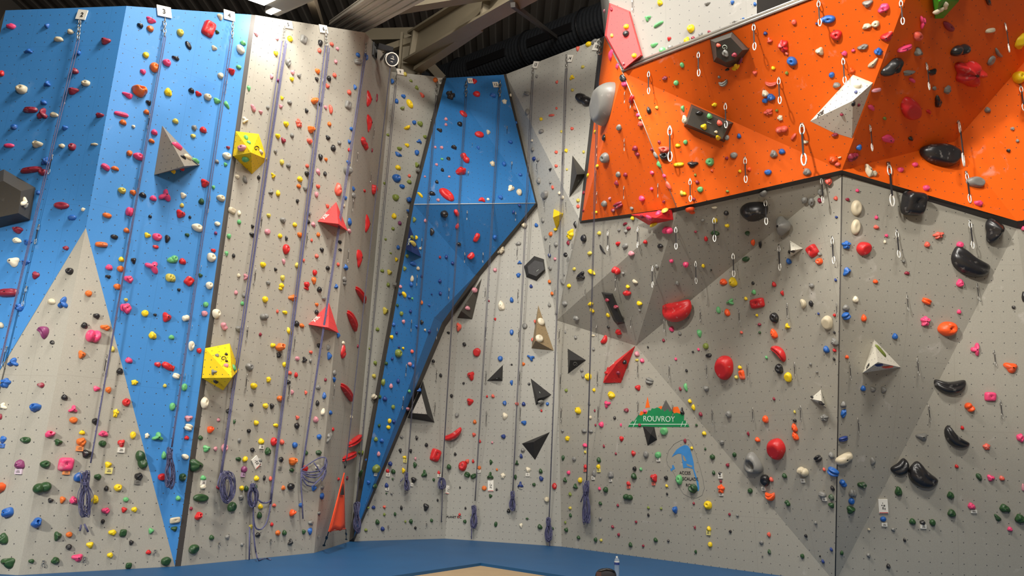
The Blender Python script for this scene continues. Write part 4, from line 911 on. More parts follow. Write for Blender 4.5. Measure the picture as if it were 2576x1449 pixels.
volume('long black slab volume slanting across the shaded grey facet', 'black slab volume', 'k', (1500, 770), [(1513, 735), (1541, 738), (1572, 813), (1553, 817), (1543, 806)], [(1520, 740, .16), (1537, 741, .16), (1565, 810, .16), (1555, 811, .16), (1548, 803, .16)], 'frustum')
volume('tall red pointed volume with white lettering on the pale grey face', 'tall red volume', 'r', (1600, 950), [(1598, 870), (1562, 963), (1517, 963), (1527, 925)], [(1552, 914, .35)], 'fan', [((0, 4, 3), 'XIE', 1538, 918, 9, 40, WHT)])
volume('small black leaning volume directly below the green logo', 'black volume below the logo', 'k', (1600, 1100), [(1617, 1072), (1646, 1074), (1653, 1106), (1629, 1121)], [(1637, 1092, .16)], 'fan')
volume('small white pyramid volume with bolt marks on the grey facet below the black sloper', 'small white pyramid', 'w', (1970, 640), [(1987, 605), (2020, 625), (1988, 647)], [(1990, 631, .25)], 'fan')
volume('small white pyramid volume near the wall seam, lower of two', 'lower white pyramid', 'w', (2030, 1040), [(2065, 980), (2076, 1023), (2038, 1003)], [(2067, 1009, .22)], 'fan')
volume('large white pyramid volume on the grey wall past the seam', 'large white pyramid', 'w', (2160, 960), [(2199, 854), (2266, 924), (2170, 938)], [(2208, 911, .45)], 'fan', [((0, 3, 2), 'XIE', 2183, 921, 8, 55, INK)])
volume('large white wedge volume jutting from the dark orange roof', 'large white wedge', 'w', (2060, 250), [(2146, 188), (2196, 208), (2143, 348), (2095, 333), (2038, 305)], [(2146, 253, .38)], 'fan', [((4, 0, 5), 'XIE', 2064, 287, 11, 35, INK)])
volume('charcoal faceted volume with a white spiral under the aluminium lip', 'charcoal spiral volume', 'd', (1930, 200), [(1786, 100), (1842, 80), (1885, 124), (1858, 160), (1833, 171), (1795, 155)], [(1800, 107, .3), (1838, 94, .3), (1868, 126, .3), (1846, 150, .3), (1826, 157, .3), (1803, 143, .3)], 'frustum',
       [((6, 7, 8), 'spiral', 1822, 119, 7, WHT)])
volume('charcoal rectangular slab volume on the bright orange triangle', 'charcoal slab volume', 'd', (1780, 400), [(1739, 262), (1845, 309), (1822, 358), (1720, 317)], [(1742, 270, .25), (1835, 312, .25), (1817, 350, .25), (1728, 312, .25)], 'frustum', [((4, 5, 6), '-----', 1784, 308, 5, -20, WHT)])
volume('dark red volume hanging under the bottom edge of the orange overhang', 'dark red volume', 'r', (1640, 600), [(1587, 540), (1690, 526), (1694, 553), (1632, 566)], [(1650, 548, .3)], 'fan')
volume('large red flat volume on the side of the white headwall', 'large red volume', 'c', (1640, 80), [(1533, 7), (1585, 28), (1617, 140), (1570, 178), (1521, 90)], [(1536, 14, .13), (1582, 32, .13), (1612, 138, .13), (1570, 172, .13), (1526, 90, .13)], 'frustum')
volume('bright green volume hanging from the deepest orange roof at the picture top', 'green volume', 'e', (2380, 80), [(2340, -40), (2420, -40), (2412, 3), (2373, 46), (2352, 47)], [(2362, 4, .3)], 'fan')
volume('navy blue pointed volume with white lettering on the lower blue prow', 'navy volume', 'n', (1070, 620), [(1031, 568), (1060, 647), (1021, 627)], [(1036, 634, .3)], 'fan', [((0, 3, 2), 'XIE', 1029, 608, 9, 80, WHT)])
BVH = BVHTree.FromPolygons(SHELL_V, SHELL_F)


def vol_of(i):
    for a_, b_, s_ in VOLS:
        if a_ <= i < b_: return s_
    return None


# ================================================================ where things are, in words
ORD = ('zeroth first second third fourth fifth sixth seventh eighth ninth tenth eleventh twelfth thirteenth fourteenth fifteenth sixteenth seventeenth eighteenth nineteenth twentieth '
       'twenty-first twenty-second twenty-third twenty-fourth twenty-fifth twenty-sixth twenty-seventh twenty-eighth twenty-ninth thirtieth').split()
ROPES = {2: ((197, 100), (0, 925)), 3: ((415, 92), (228, 1165)), 4: ((583, 97), (432, 1125)), 5: ((714, 103), (556, 1195)), 6: ((822, 115), (680, 1270)), 7: ((920, 132), (760, 1180)),
         9: ((995, 215), (895, 1280)), 10: ((1098, 240), (1024, 1190)), 11: ((1172, 240), (1112, 1205)), 12: ((1257, 240), (1195, 1260)), 13: ((1339, 202), (1290, 1236)), 14: ((1424, 172), (1381, 1312)), 15: ((1506, 135), (1476, 1212))}
NUM = {2: 'two', 3: 'three', 4: 'four', 5: 'five', 6: 'six', 7: 'seven', 9: 'nine', 10: 'ten', 11: 'eleven', 12: 'twelve', 13: 'thirteen', 14: 'fourteen', 15: 'fifteen'}


def rx(k, y):
    (x0, y0), (x1, y1) = ROPES[k]
    return x0 + (x1 - x0) * (y - y0) / (y1 - y0)


def side(x, y, a_, b_):
    return (b_[0] - a_[0]) * (y - a_[1]) - (b_[1] - a_[1]) * (x - a_[0])


def zone(x, y, i):
    nm = SHELL_NAME[i]
    if nm == 'volume': return 'on the ' + vol_of(i)
    if nm == 'wall_left':
        fold = 318 - .19 * (y - 15)
        grey = y > 573 and 216 - (y - 573) * .605 < x < 216 + (y - 573) * .263
        if grey: return 'on the grey triangle ' + ("before its fold" if x < fold else "between fold and rope three" if x < rx(3, y) else 'past rope three')
        if x < fold: return 'on the blue slab ' + ('outside rope two' if x < rx(2, y) else 'between rope two and fold')
        if x < rx(3, y): return 'on the blue slab before rope three'
        return 'on the blue slab ' + ('between ropes three and four' if x < rx(4, y) else 'past rope four')
    if nm == 'wall_left_grey':
        if side(x, y, (920, 82), (790, 1391)) < 0: return 'on the shaded side wall'
        if x < rx(5, y): return 'on the grey wall before rope five'
        return 'on the grey wall ' + ('between ropes five and six' if x < rx(6, y) else 'between ropes six and seven' if x < rx(7, y) else 'past rope seven')
    if nm == 'wall_back':
        if side(x, y, (1118, 195), (880, 1362)) > 0 and x < 1120 and y < 1340: return 'on the grey sliver beside the prow'
        if x < 1120: return 'on the grey triangle under the prow'
        return 'on the back wall ' + ('before rope twelve' if x < rx(12, y) else 'between ropes twelve and thirteen' if x < rx(13, y) else 'between ropes thirteen and fourteen' if x < rx(14, y) else 'past rope fourteen')
    if nm == 'wall_prow':
        w_ = 'upper' if y < 512 else 'middle' if y < 820 else 'lowest'
        return 'on the %s blue prow ' % w_ + ('before rope eleven' if x < rx(11, y) else 'between ropes eleven and twelve' if x < rx(12, y) else 'past rope twelve')
    if nm == 'wall_upper':
        if side(x, y, (1275, 190), (1456, 548)) > 0: return 'on the slanted facet beside the prow'
        return 'on the tall grey wall ' + ('before rope thirteen' if x < rx(13, y) else 'between ropes thirteen and fourteen' if x < rx(14, y) else 'past rope fourteen')
    if nm == 'wall_centre':
        if y < 870 and side(x, y, (1400, 806), (1600, 870)) < 0 and side(x, y, (1600, 870), (2118, 440)) < 0: return 'on the shaded facet under the orange'
        if side(x, y, (1600, 870), (2070, 1440)) < 0: return 'on the big seam facet, ' + ('upper part' if y < 850 else 'middle' if y < 1080 else 'lowest part')
        return 'on the pale face ' + ('before rope fifteen' if x < rx(15, y) else 'above the green logo' if y < 1020 else 'level with the logos' if y < 1240 else 'below the logos')
    if nm == 'wall_right':
        return 'on the outermost grey facet' if side(x, y, (2543, 580), (2104, 1462)) < 0 else 'on the grey wall past the seam'
    if nm == 'wall_headwall': return 'on the white headwall'
    if nm == 'wall_overhang':
        if side(x, y, (1567, 182), (1703, 522)) > 0: return 'on the bright orange side face'
        if x < 2118 and side(x, y, (1567, 182), (2118, 428)) > 0: return 'on the bright orange triangle'
        if side(x, y, (2118, 428), (2278, 0)) < 0 and side(x, y, (2118, 428), (2402, 356)) < 0: return 'on the deepest orange roof'
        if side(x, y, (2118, 428), (2278, 0)) >= 0: return 'on the dark orange roof'
        return 'on the low orange band past the seam'
    return 'on the dark edge strip'


def nm_ord(k): return ORD[k] if k < len(ORD) else 'next'


def ordered(items):
    """items: (x, y, kind word, zone) -> words that pick each one out, counted down from the top or up from the bottom"""
    by = {}
    for j, it in enumerate(items): by.setdefault((it[2], it[3]), []).append(j)
    out = [None] * len(items)
    for key, js in by.items():
        js.sort(key=lambda j: (items[j][1], items[j][0])); n_ = len(js)
        for r, j in enumerate(js):
            if n_ == 1: out[j] = 'the only'
            elif r < (n_ + 1) // 2: out[j] = ('topmost' if r == 0 else nm_ord(r + 1)) + ('|' if r == 0 else '|down')
            else: out[j] = ('lowest' if r == n_ - 1 else nm_ord(n_ - r)) + ('|' if r == n_ - 1 else '|up')
    return out


# ================================================================ the holds
PROTO = {}


def outline(shape, th, rnd):
    c = math.cos(th)
    if shape == 't': return .74 + .13 * math.cos(3 * (th + math.pi / 2 + .4 * math.sin(rnd[1]))) + .05 * math.cos(th * 2 + rnd[0])
    if shape == 'v': return .62 + .28 * math.cos(3 * (th - math.pi / 2)) + .05 * math.cos(th + rnd[0])
    if shape == 'k': return .8 + .11 * math.cos(5 * th + rnd[0]) + .07 * math.cos(3 * th + rnd[1])
    if shape == 'g': return .80 + .10 * math.cos(3 * (th - math.pi / 2)) + .012 * math.cos(6 * (th - math.pi / 2))
    if shape == 'x': return 1 / (abs(math.cos(th)) ** 5 + abs(math.sin(th)) ** 5) ** .2
    if shape == 'n': return .55 + .45 * abs(c) ** 1.3
    if shape in 'rmq': return 1 / (abs(math.cos(th)) ** 3 + abs(math.sin(th)) ** 3) ** (1 / 3)
    if shape == 'd': return 1 + .05 * math.cos(2 * th + rnd[0])
    a_ = .03 if shape in 'ps' else .09
    return 1 + a_ * math.cos(2 * th + rnd[0]) + a_ * math.cos(3 * th + rnd[1]) + a_ * .6 * math.cos(5 * th + rnd[2])


def height(shape, r, x, y, th, rnd):
    dome = max(0, 1 - r ** 2.4) ** .55
    if shape == 'p': return dome * (1 - .5 * math.exp(-((x - .03 * rnd[3]) ** 2 + (y - .1) ** 2) / .06))
    if shape == 'j': return (dome * .75 + .45 * max(0, 1 - r ** 4) * max(0, .4 + .6 * y)) * (1 - .75 * math.exp(-(x ** 2 + (y - .38) ** 2) / .09))
    if shape == 't': return max(0, 1 - r) ** .8 * .75 + dome * .3
    if shape == 'd': return max(0, 1 - r ** 3) ** .5 * .6 * (1 - .25 * math.exp(-r * r / .2))
    if shape == 'r': return max(0, 1 - r ** 3) ** .6 * (1 - .25 * math.exp(-(y - .3) ** 2 / .05))
    if shape in 'mq': return max(0, 1 - r ** 2.4) ** .55 * (1 - .28 * math.exp(-(y - .25) ** 2 / .06))
    if shape == 'n': return dome * (.62 + .5 * min(1, abs(x) * 1.6))
    if shape == 's': return min(math.sqrt(max(0, 1 - r * r)) * .95, .72 + .22 * y - .12 * x)
    if shape == 'g': return dome * (1 - .85 * (1 / (1 + math.exp(26 * (math.hypot(x, y + .05) - .34)))))
    if shape == 'x': return max(0, 1 - r ** 7) ** .8 * (.85 + .2 * y) * (1 - .3 * math.exp(-(x * x + (y - .1) ** 2) / .06))
    if shape == 'k': return dome * (.75 + .3 * math.cos(5 * th + rnd[0]) * r)
    return dome * (.86 + .17 * math.sin(4.2 * x + rnd[0]) * math.cos(4.6 * y + rnd[1]))


def proto(shape, var, low=False):
    key = (shape, var, low)
    if key in PROTO: return PROTO[key]
    R_ = random.Random(ord(shape) * 31 + var * 7)
    rnd = [R_.uniform(0, 6.28) for _ in range(6)]
    seg, rg = (14, 4) if low else (32, 9)
    vs, fs = [], []
    for i in range(rg + 1):
        r = 1 - (1 - i / rg) ** 1.35 if i < rg else 1.0
        r = i / rg
        r = math.sin(r * math.pi / 2) ** .9
        for k in range(seg):
            th = 2 * math.pi * k / seg
            q = outline(shape, th, rnd)
            x, y = r * q * math.cos(th), r * q * math.sin(th)
            h_ = height(shape, r, x, y, th, rnd) + (R_.uniform(-.025, .025) if 0 < i < rg and shape not in 'sdm' else 0)
            vs.append([x, y, max(0, h_)])
            if i == 0: break
    for k in range(seg): fs.append((0, 1 + k, 1 + (k + 1) % seg))
    for i in range(1, rg):
        for k in range(seg):
            a_, b_ = 1 + (i - 1) * seg, 1 + i * seg
            fs.append((a_ + k, b_ + k, b_ + (k + 1) % seg, a_ + (k + 1) % seg))
    if shape == 'q':
        for v in vs: v[1] = v[1] * (.85 - .12 * v[0]) + .42 * v[0] * v[0]
    if shape == 'm':
        for v in vs:
            bend = .62 * v[0] * v[0]; v[1] = v[1] * (.6 - .06 * v[0] * v[0]) + bend * .9
    for ax in (0, 1):
        lo, hi = min(v[ax] for v in vs), max(v[ax] for v in vs)
        for v in vs: v[ax] = (v[ax] - lo) / (hi - lo) - .5
    top = max(v[2] for v in vs)
    for v in vs: v[2] = .04 + .96 * v[2] / top
    # a short skirt that beds the hold on its panel
    base = len(vs) - seg
    for k in range(seg): vs.append([vs[base + k][0], vs[base + k][1], .0])
    for k in range(seg): fs.append((base + k, base + seg + k, base + seg + (k + 1) % seg, base + (k + 1) % seg))
    PROTO[key] = (vs, fs)
    return PROTO[key]


PMESH = {}


def pmesh(shape, var):
    if (shape, var) not in PMESH:
        vs, fs = proto(shape, var)
        me = bpy.data.meshes.new('climbing_hold'); me.from_pydata(vs, [], fs); me.materials.append(None)
        for p in me.polygons: p.use_smooth = True
        me.update()
        bz = vs[0][2]; b = bmesh.new()
        bx, by = vs[0][0], vs[0][1]
        bmesh.ops.create_cone(b, cap_ends=True, segments=10, radius1=.065, radius2=.055, depth=.10)
        bmesh.ops.translate(b, verts=b.verts, vec=(bx, by, bz - .02))
        bme = bpy.data.meshes.new('bolt'); b.to_mesh(bme); b.free(); bme.materials.append(M['bolt'])
        PMESH[(shape, var)] = (me, bme)
    return PMESH[(shape, var)]


DEP = {'g': .45, 'q': .5, 'b': .62, 'p': .6, 'j': .85, 't': .62, 'r': .75, 'v': .6, 'd': .42, 'm': .62, 's': .55, 'n': .75, 'k': .5, 'x': .5}
NOUN = {'q': 'kidney-shaped', 'g': 'triangular pocketed', 'b': 'rounded', 'p': 'pocketed', 'j': 'scooped', 't': 'pointed', 'r': 'rail-shaped', 'v': 'forked', 'd': 'flat oval', 'm': 'crescent', 's': 'domed', 'n': 'two-lobed', 'k': 'knobbly', 'x': 'blocky'}


def hold_matrix(x, y, w_, h_, sh, rot):
    p, n_, i = hit(x, y)
    if p is None: return None, None, None
    z = px_of(p)[2]
    W, Hh = w_ * z / FPX, h_ * z / FPX
    D = DEP[sh] * min(W, Hh)
    D = max(D, .03)
    off = D * .3
    q = Plane(p, n_).hit(x, y, off) - n_ * off
    if (q - p).length > max(W, Hh): q = p
    upv = Z if abs(n_.z) < .8 else CY
    v = (upv - n_ * upv.dot(n_)).normalized(); u = v.cross(n_)
    pen = 0
    for k in range(8):
        a_, b_ = x + .5 * w_ * math.cos(k * math.pi / 4), y + .5 * h_ * math.sin(k * math.pi / 4)
        pa, na, ia = hit(a_, b_)
        if pa is None: continue
        gap = (pa - Plane(p, n_).hit(a_, b_)).dot(n_)
        if .003 < gap < .13: pen = max(pen, gap)
    q = q + n_ * pen
    # seen at a slant: what shows is footprint and bulge together
    vw = (CAM - p).normalized(); cs = abs(n_.dot(vw)); sn = math.sqrt(max(0, 1 - cs * cs))
    def slant(a_): return max(.35 * a_, a_ - .6 * D * sn) / max(.3, cs)
    along_u = (abs(u.dot(vw)) > abs(v.dot(vw))) == (abs(math.cos(math.radians(rot))) > .7)
    if along_u: W = slant(W)
    else: Hh = slant(Hh)
    c, s_ = math.cos(math.radians(rot)), math.sin(math.radians(rot))
    X, Y = u * c + v * s_, v * c - u * s_
    mm = Matrix((X * W, Y * Hh, n_ * D)).transposed().to_4x4(); mm.translation = q + n_ * .004
    return mm, i, (W, Hh, D)


rows = []
for ent in HOLDS.replace('\n', '').split(';'):
    t = ent.split(',')
    x, y, w_, h_ = map(int, t[:4]); rot = int(t[5]) if len(t) > 5 else 0
    mm, i, dims = hold_matrix(x, y, w_, h_, t[4][1], rot)
    if mm is None: continue
    rows.append((x, y, t[4][0], t[4][1], mm, zone(x, y, i), dims))
words_ = ordered([(r[0], r[1], r[2], r[5]) for r in rows])
N_SOLO = 310
solo = [k for k, r in enumerate(rows) if -10 < r[0] < 2586 and -10 < r[1] < 1459][:N_SOLO]
solo_set = set(solo)
for k in solo:
    x, y, c, sh, mm, zn, dims = rows[k]
    me, bme = pmesh(sh, (x * 7 + y) % 3)
    o = bpy.data.objects.new('climbing_hold', me); link(o)
    o.matrix_world = mm
    o.material_slots[0].link = 'OBJECT'; o.material_slots[0].material = HM[c]
    if sh not in 'dmsgq': b = bpy.data.objects.new('bolt', bme); link(b, o)
    cn = HC[c][0]; wd = words_[k]
    big = 'huge ' if max(dims[:2]) > .62 else 'large ' if max(dims[:2]) > .38 else ''
    if wd == 'the only': lab = '%s%s %s hold, the only %s one %s' % (big, cn, NOUN[sh], cn, zn)
    else:
        a_, d_ = wd.split('|')
        lab = '%s%s %s hold, %s %s one%s %s' % (big, cn, NOUN[sh], a_, cn, (' ' + d_) if d_ else '', zn)
    if len(lab.split()) > 15: lab = lab.replace(NOUN[sh] + ' ', '', 1)
    if len(lab.split()) > 15: lab = lab.replace(' one ', ' ', 1)
    if len(lab.split()) > 15: lab = lab.replace('wall ', '', 1)
    tag(o, lab, 'climbing hold', 'climbing holds bolted to the wall panels')
# every smaller hold: one mass
VV, FF, MI = [], [], []
keys = list(HM)
for k, r in enumerate(rows):
    if k in solo_set: continue
    vs, fs = proto(r[3], (r[0] * 7 + r[1]) % 3, True)
    b = len(VV)
    VV.extend(r[4] @ Vector(v) for v in vs)
    FF.extend(tuple(b + q for q in f) for f in fs); MI.extend([keys.index(r[2])] * len(fs))
o = mesh_obj('small_climbing_holds', VV, FF, [HM[k] for k in keys], None, MI, True)
tag(o, 'hundreds of small bolted footholds and knobs scattered over every wall panel', 'small climbing holds', None, 'stuff')

# ================================================================ quickdraws
def ring(bm, cx_, cz_, rx_, rz_, r, n_=14, squeeze=0.0, yoff=0.0):
    pts = []
    for k in range(n_):
        a_ = 2 * math.pi * k / n_
        sq = 1 - squeeze * (math.sin(a_) < 0) * abs(math.sin(a_))
        pts.append(Vector((cx_ + rx_ * math.cos(a_) * sq, yoff, cz_ + rz_ * math.sin(a_))))
    tube(bm, pts, r, 5, True)


# unit quickdraw: hangs down -Z from the origin, 1 tall, faces -Y
QM = {}
bm = bmesh.new(); box(bm, (0, .02, .02), Vector((.035, 0, 0)), Vector((0, .02, 0)), Vector((0, 0, .05))); ring(bm, 0, -.03, .035, .04, .012); QM['hanger'] = bm
bm = bmesh.new(); ring(bm, 0, -.13, .05, .12, .017, 16, -.2); QM['top_carabiner'] = bm
bm = bmesh.new(); box(bm, (0, -.01, -.48), Vector((.02, 0, 0)), Vector((0, .010, 0)), Vector((0, 0, .26))); QM['sling'] = bm
bm = bmesh.new(); ring(bm, 0, -.85, .054, .14, .019, 16, .1); QM['carabiner'] = bm
bm = bmesh.new(); tube(bm, [(.054, 0, -.80), (.05, 0, -.95)], .016, 5); QM['gate'] = bm
QME = {}
for k, b in QM.items():
    me = bpy.data.meshes.new(k); bmesh.ops.recalc_face_normals(b, faces=b.faces); b.to_mesh(me); b.free(); me.materials.append(None)
    for p in me.polygons: p.use_smooth = k != 'sling'
    QME[k] = me
qrows = []
for ent in DRAWS.replace('\n', '').split(';'):
    x0, y0, x1, y1, kd = ent.split(','); x0, y0, x1, y1 = int(x0), int(y0), int(x1), int(y1)
    p, n_, i = hit(x0, y0)
    if p is None: continue
    qrows.append((x0, y0, x1, y1, kd, p, n_, zone(x0, y0, i)))
qw = ordered([(r[0], r[1], 'q', r[7]) for r in qrows])
for r, wd in zip(qrows, qw):
    x0, y0, x1, y1, kd, p, n_, zn = r
    z = px_of(p)[2]
    Ln = math.hypot(x1 - x0, y1 - y0) * z / FPX
    Ln *= 1.04
    nh = Vector((n_.x, n_.y, 0)).normalized()
    # on a face that leans out the draw hangs free; on a plumb or slabby face it lies along the panel
    dn = Vector((0, 0, -1))
    root = empty('quickdraw', p + n_ * .02)
    xh = Z.cross(-nh).normalized() * -1
    mm = Matrix((xh * Ln * (1.0 if kd == 'w' else .85), -nh * Ln * .9, Z * Ln)).transposed().to_4x4(); mm.translation = p + n_ * (.03 if n_.z > -.1 else .01)
    root.matrix_world = mm
    if wd == 'the only': lab = 'quickdraw with %s sling, the only one %s' % ('dark', zn)
    else:
        a_, d_ = wd.split('|'); lab = 'quickdraw with dark sling, %s quickdraw%s %s' % (a_, (' ' + d_) if d_ else '', zn)
    if len(lab.split()) > 15: lab = lab.replace(' with dark sling', '', 1)
    tag(root, lab, 'quickdraw', 'quickdraws hanging on the walls')
    for k, mt in (('hanger', 'steel'), ('top_carabiner', 'bright' if kd == 'w' else 'steel'), ('sling', 'sling'), ('carabiner', 'bright' if kd == 'w' else 'steel')):
        o = bpy.data.objects.new(k, QME[k]); link(o, root)
        o.material_slots[0].link = 'OBJECT'; o.material_slots[0].material = M[mt]
        if k == 'carabiner':
            g = bpy.data.objects.new('gate', QME['gate']); link(g, o)
            g.material_slots[0].link = 'OBJECT'; g.material_slots[0].material = M['steel']

# ================================================================ ropes
def taut(px0, px1, off, n_=28):
    """a rope line between two places on the walls, pulled taut over whatever bulges between them"""
    S = []
    for k in range(n_ + 1):
        f = k / n_; x = px0[0] + (px1[0] - px0[0]) * f; y = px0[1] + (px1[1] - px0[1]) * f
        p, nn_, i = hit(x, y)
        z = px_of(p)[2] if p is not None else 18
        S.append((f, 1 / (z - off), x, y))
    hull = []
    for s_ in S:
        while len(hull) >= 2 and (hull[-1][1] - hull[-2][1]) * (s_[0] - hull[-2][0]) <= (s_[1] - hull[-2][1]) * (hull[-1][0] - hull[-2][0]): hull.pop()
        hull.append(s_)
    out = []
    for s_ in S:
        for a_, b_ in zip(hull, hull[1:]):
            if a_[0] <= s_[0] <= b_[0]:
                iz = a_[1] + (b_[1] - a_[1]) * (s_[0] - a_[0]) / (b_[0] - a_[0]); break
        out.append(at_depth(s_[2], s_[3], 1 / iz))
    return out


def loops(cx_, cy_, w_, h_, n_, off, seed, waist=None):
    """a gathered hank of rope: long loops side by side"""
    R_ = random.Random(seed); bm = bmesh.new()
    p, nn_, i = hit(cx_, cy_); P = Plane(p, nn_); z = px_of(p)[2]
    n_ = int(n_ * 1.5)
    for q in range(n_):
        ox = R_.uniform(-.16, .16) * w_; ww = w_ * R_.uniform(.45, 1.0) / 2; hh = h_ * R_.uniform(.72, 1.0) / 2; oy = h_ / 2 - hh + R_.uniform(-.02, .02) * h_
        dz = R_.uniform(0, .10); sk = R_.uniform(-.12, .12)
        pts = []
        for k in range(22):
            a_ = 2 * math.pi * k / 22; yy = math.sin(a_) * hh; xx = math.cos(a_) * ww
            if waist is not None:
                d_ = (yy / hh - waist) / .45; xx *= 1 - .72 * math.exp(-d_ * d_)
            pts.append(P.hit(cx_ + ox + xx + sk * yy, cy_ - oy * (1 if q % 2 else -1) * .5 - yy, off + dz + .03 * math.sin(3 * a_ + q)))
        tube(bm, pts, .85 * z / FPX, 5, True)
    if waist is not None:
        yc = cy_ - waist * h_ / 2
        for q in range(4):
            tube(bm, [P.hit(cx_ + math.cos(a_ * .7) * w_ * .2, yc + (q - 1.5) * 2.2 + math.sin(a_ * .7) * 1.2, off + .06 + .09 * math.sin(a_ * .7)) for a_ in range(9)], 1.1 * z / FPX, 5, True)
    return bm


def wallpath(pts, off):
    return [on_wall(x, y, off) for x, y in pts]


ROPE_LABEL = {2: 'blue doubled rope under the plate marked 2 on the outer blue facet', 3: 'blue rope under plate 3 ending in a hank on the grey triangle',
              4: 'blue rope past plate 4 tied in a long hank in front of the blue strip', 5: 'doubled rope beside the upper yellow volume, ending in a fat round coil', 6: 'doubled rope with coil, hanging bight and a tail trailing on the mat',
              7: 'rope along the wall corner whose wide loops are draped over holds', 9: 'dark rope on the tall grey sliver with a hank at the foot of the prow', 10: 'rope hanging past the blue prow to a small hank beneath it',
              11: 'rope over the blue prow ending in a small round coil beside a route card', 12: 'rope over the prow edge with a hank near the mat, below the card', 13: 'rope beside the black hexagon volume with a hank high off the mat',
              14: 'rope past the plywood wedge with a hank just above the mat', 15: 'rope by the tall red volume ending in a long purple hank'}
for k, (a_, b_) in ROPES.items():
    root = empty('climbing_rope', on_wall(a_[0], a_[1], .1)); tag(root, ROPE_LABEL[k], 'climbing rope', None)
    bend = 0
    if k == 2: b_ = (-30, 1040)
    for sgn in (-1, 1):
        wd = {2: 3.2, 3: 2.2, 4: 3.0, 5: 4.2, 6: 3.5, 7: 2.2}.get(k, 2.0)
        wd2 = wd * (.5 if k in (2, 3, 11, 14, 15) else .8)
        bm = bmesh.new(); pts = taut((a_[0] + sgn * wd, a_[1]), (b_[0] + sgn * wd2 * .5, b_[1]), .10)
        z = px_of(pts[0])[2]
        tube(bm, pts, 0.010 if k in (5, 6, 7) else .0065, 6)
        child_of(bm_obj('strand', bm, M['rope'] if k < 9 else M['rope_dark'], None, True), root)
    if k in (5, 6):
        bm = bmesh.new(); tube(bm, taut((a_[0] + 7, a_[1] + 6), (b_[0] + 1, b_[1]), .12), .010, 6)
        child_of(bm_obj('strand', bm, M['rope'], None, True), root)
    hank = {3: (214, 1243, 34, 120, 12, .45), 4: (427, 1178, 24, 108, 11, .55), 5: (573, 1225, 32, 82, 15, None), 6: (636, 1246, 24, 62, 12, .8), 9: (898, 1302, 20, 84, 9, .3), 10: (1022, 1211, 15, 48, 9, .35),
            11: (1111, 1216, 16, 30, 8, None), 12: (1193, 1300, 15, 62, 9, .45), 13: (1289, 1260, 14, 50, 9, .4), 14: (1380, 1332, 17, 64, 9, .45), 15: (1474, 1264, 20, 110, 10, .45)}.get(k)
    if hank:
        cx_, cy_, w_, h_, n_, ws = hank
        child_of(bm_obj('coil', loops(cx_, cy_, w_, h_, n_, .10, k, ws), M['rope'], None, True), root)
    tails = {6: [[(681, 1268), (676, 1300), (668, 1322), (655, 1334), (643, 1330), (638, 1310), (637, 1275)], [(637, 1272), (637, 1320), (640, 1365), (644, 1392)], [(628, 1325), (627, 1408)], [(648, 1256), (660, 1266), (674, 1265), (681, 1258)]],
             7: [[(758, 1178), (757, 1220), (760, 1255), (762, 1305)], [(757, 1182), (780, 1165), (805, 1150), (820, 1150), (824, 1165), (810, 1210)], [(757, 1184), (775, 1189), (805, 1185), (823, 1165)],
                 [(757, 1188), (775, 1200), (800, 1203), (822, 1172)], [(757, 1190), (770, 1210), (795, 1217), (818, 1190)], [(757, 1192), (768, 1220), (785, 1226), (815, 1195)], [(757, 1186), (772, 1194), (802, 1196), (823, 1168)],
                 [(790, 1164), (800, 1178), (806, 1190)], [(820, 1152), (816, 1170), (822, 1190), (812, 1206)]],
             5: [[(556, 1190), (548, 1215), (549, 1226), (560, 1222), (562, 1250), (566, 1266), (575, 1266), (580, 1250)]], 11: [[(1113, 1225), (1112, 1270), (1110, 1314)]], 12: [[(1187, 1320), (1186, 1356)]],
             14: [[(1383, 1362), (1383, 1374)]], 10: [[(1014, 1203), (1007, 1212)]], 15: [[(1470, 1238), (1461, 1263)]], 3: [[(204, 1320), (201, 1336)], [(212, 1318), (222, 1338)]]}.get(k, [])
    for tl_ in tails:
        bm = bmesh.new(); pp = wallpath(tl_, .10 if k != 3 else .05)
        # rounded path
        q = [pp[0]]
        for i in range(1, len(pp) - 1):
            a0, b0, c0 = pp[i - 1], pp[i], pp[i + 1]
            for f in (.25, .5, .75):
                m0 = (a0 + b0) / 2 if i > 1 else a0 * .5 + b0 * .5; m1 = (b0 + c0) / 2
                q.append(m0 * (1 - f) ** 2 + b0 * 2 * f * (1 - f) + m1 * f * f)
        q.append(pp[-1])
        tube(bm, q, .012, 6)
        child_of(bm_obj('tail', bm, M['rope'] if k != 11 else M['rope_dark'], None, True), root)
    if k == 6:
        bm = bmesh.new(); tube(bm, [on_wall(644, 1390, .10), at_z(647, 1403, .06), at_z(651, 1410, .012), at_z(660, 1406, .012), at_z(672, 1405, .012), at_z(681, 1408, .012)], .010, 6)
        child_of(bm_obj('tail', bm, M['rope'], None, True), root)

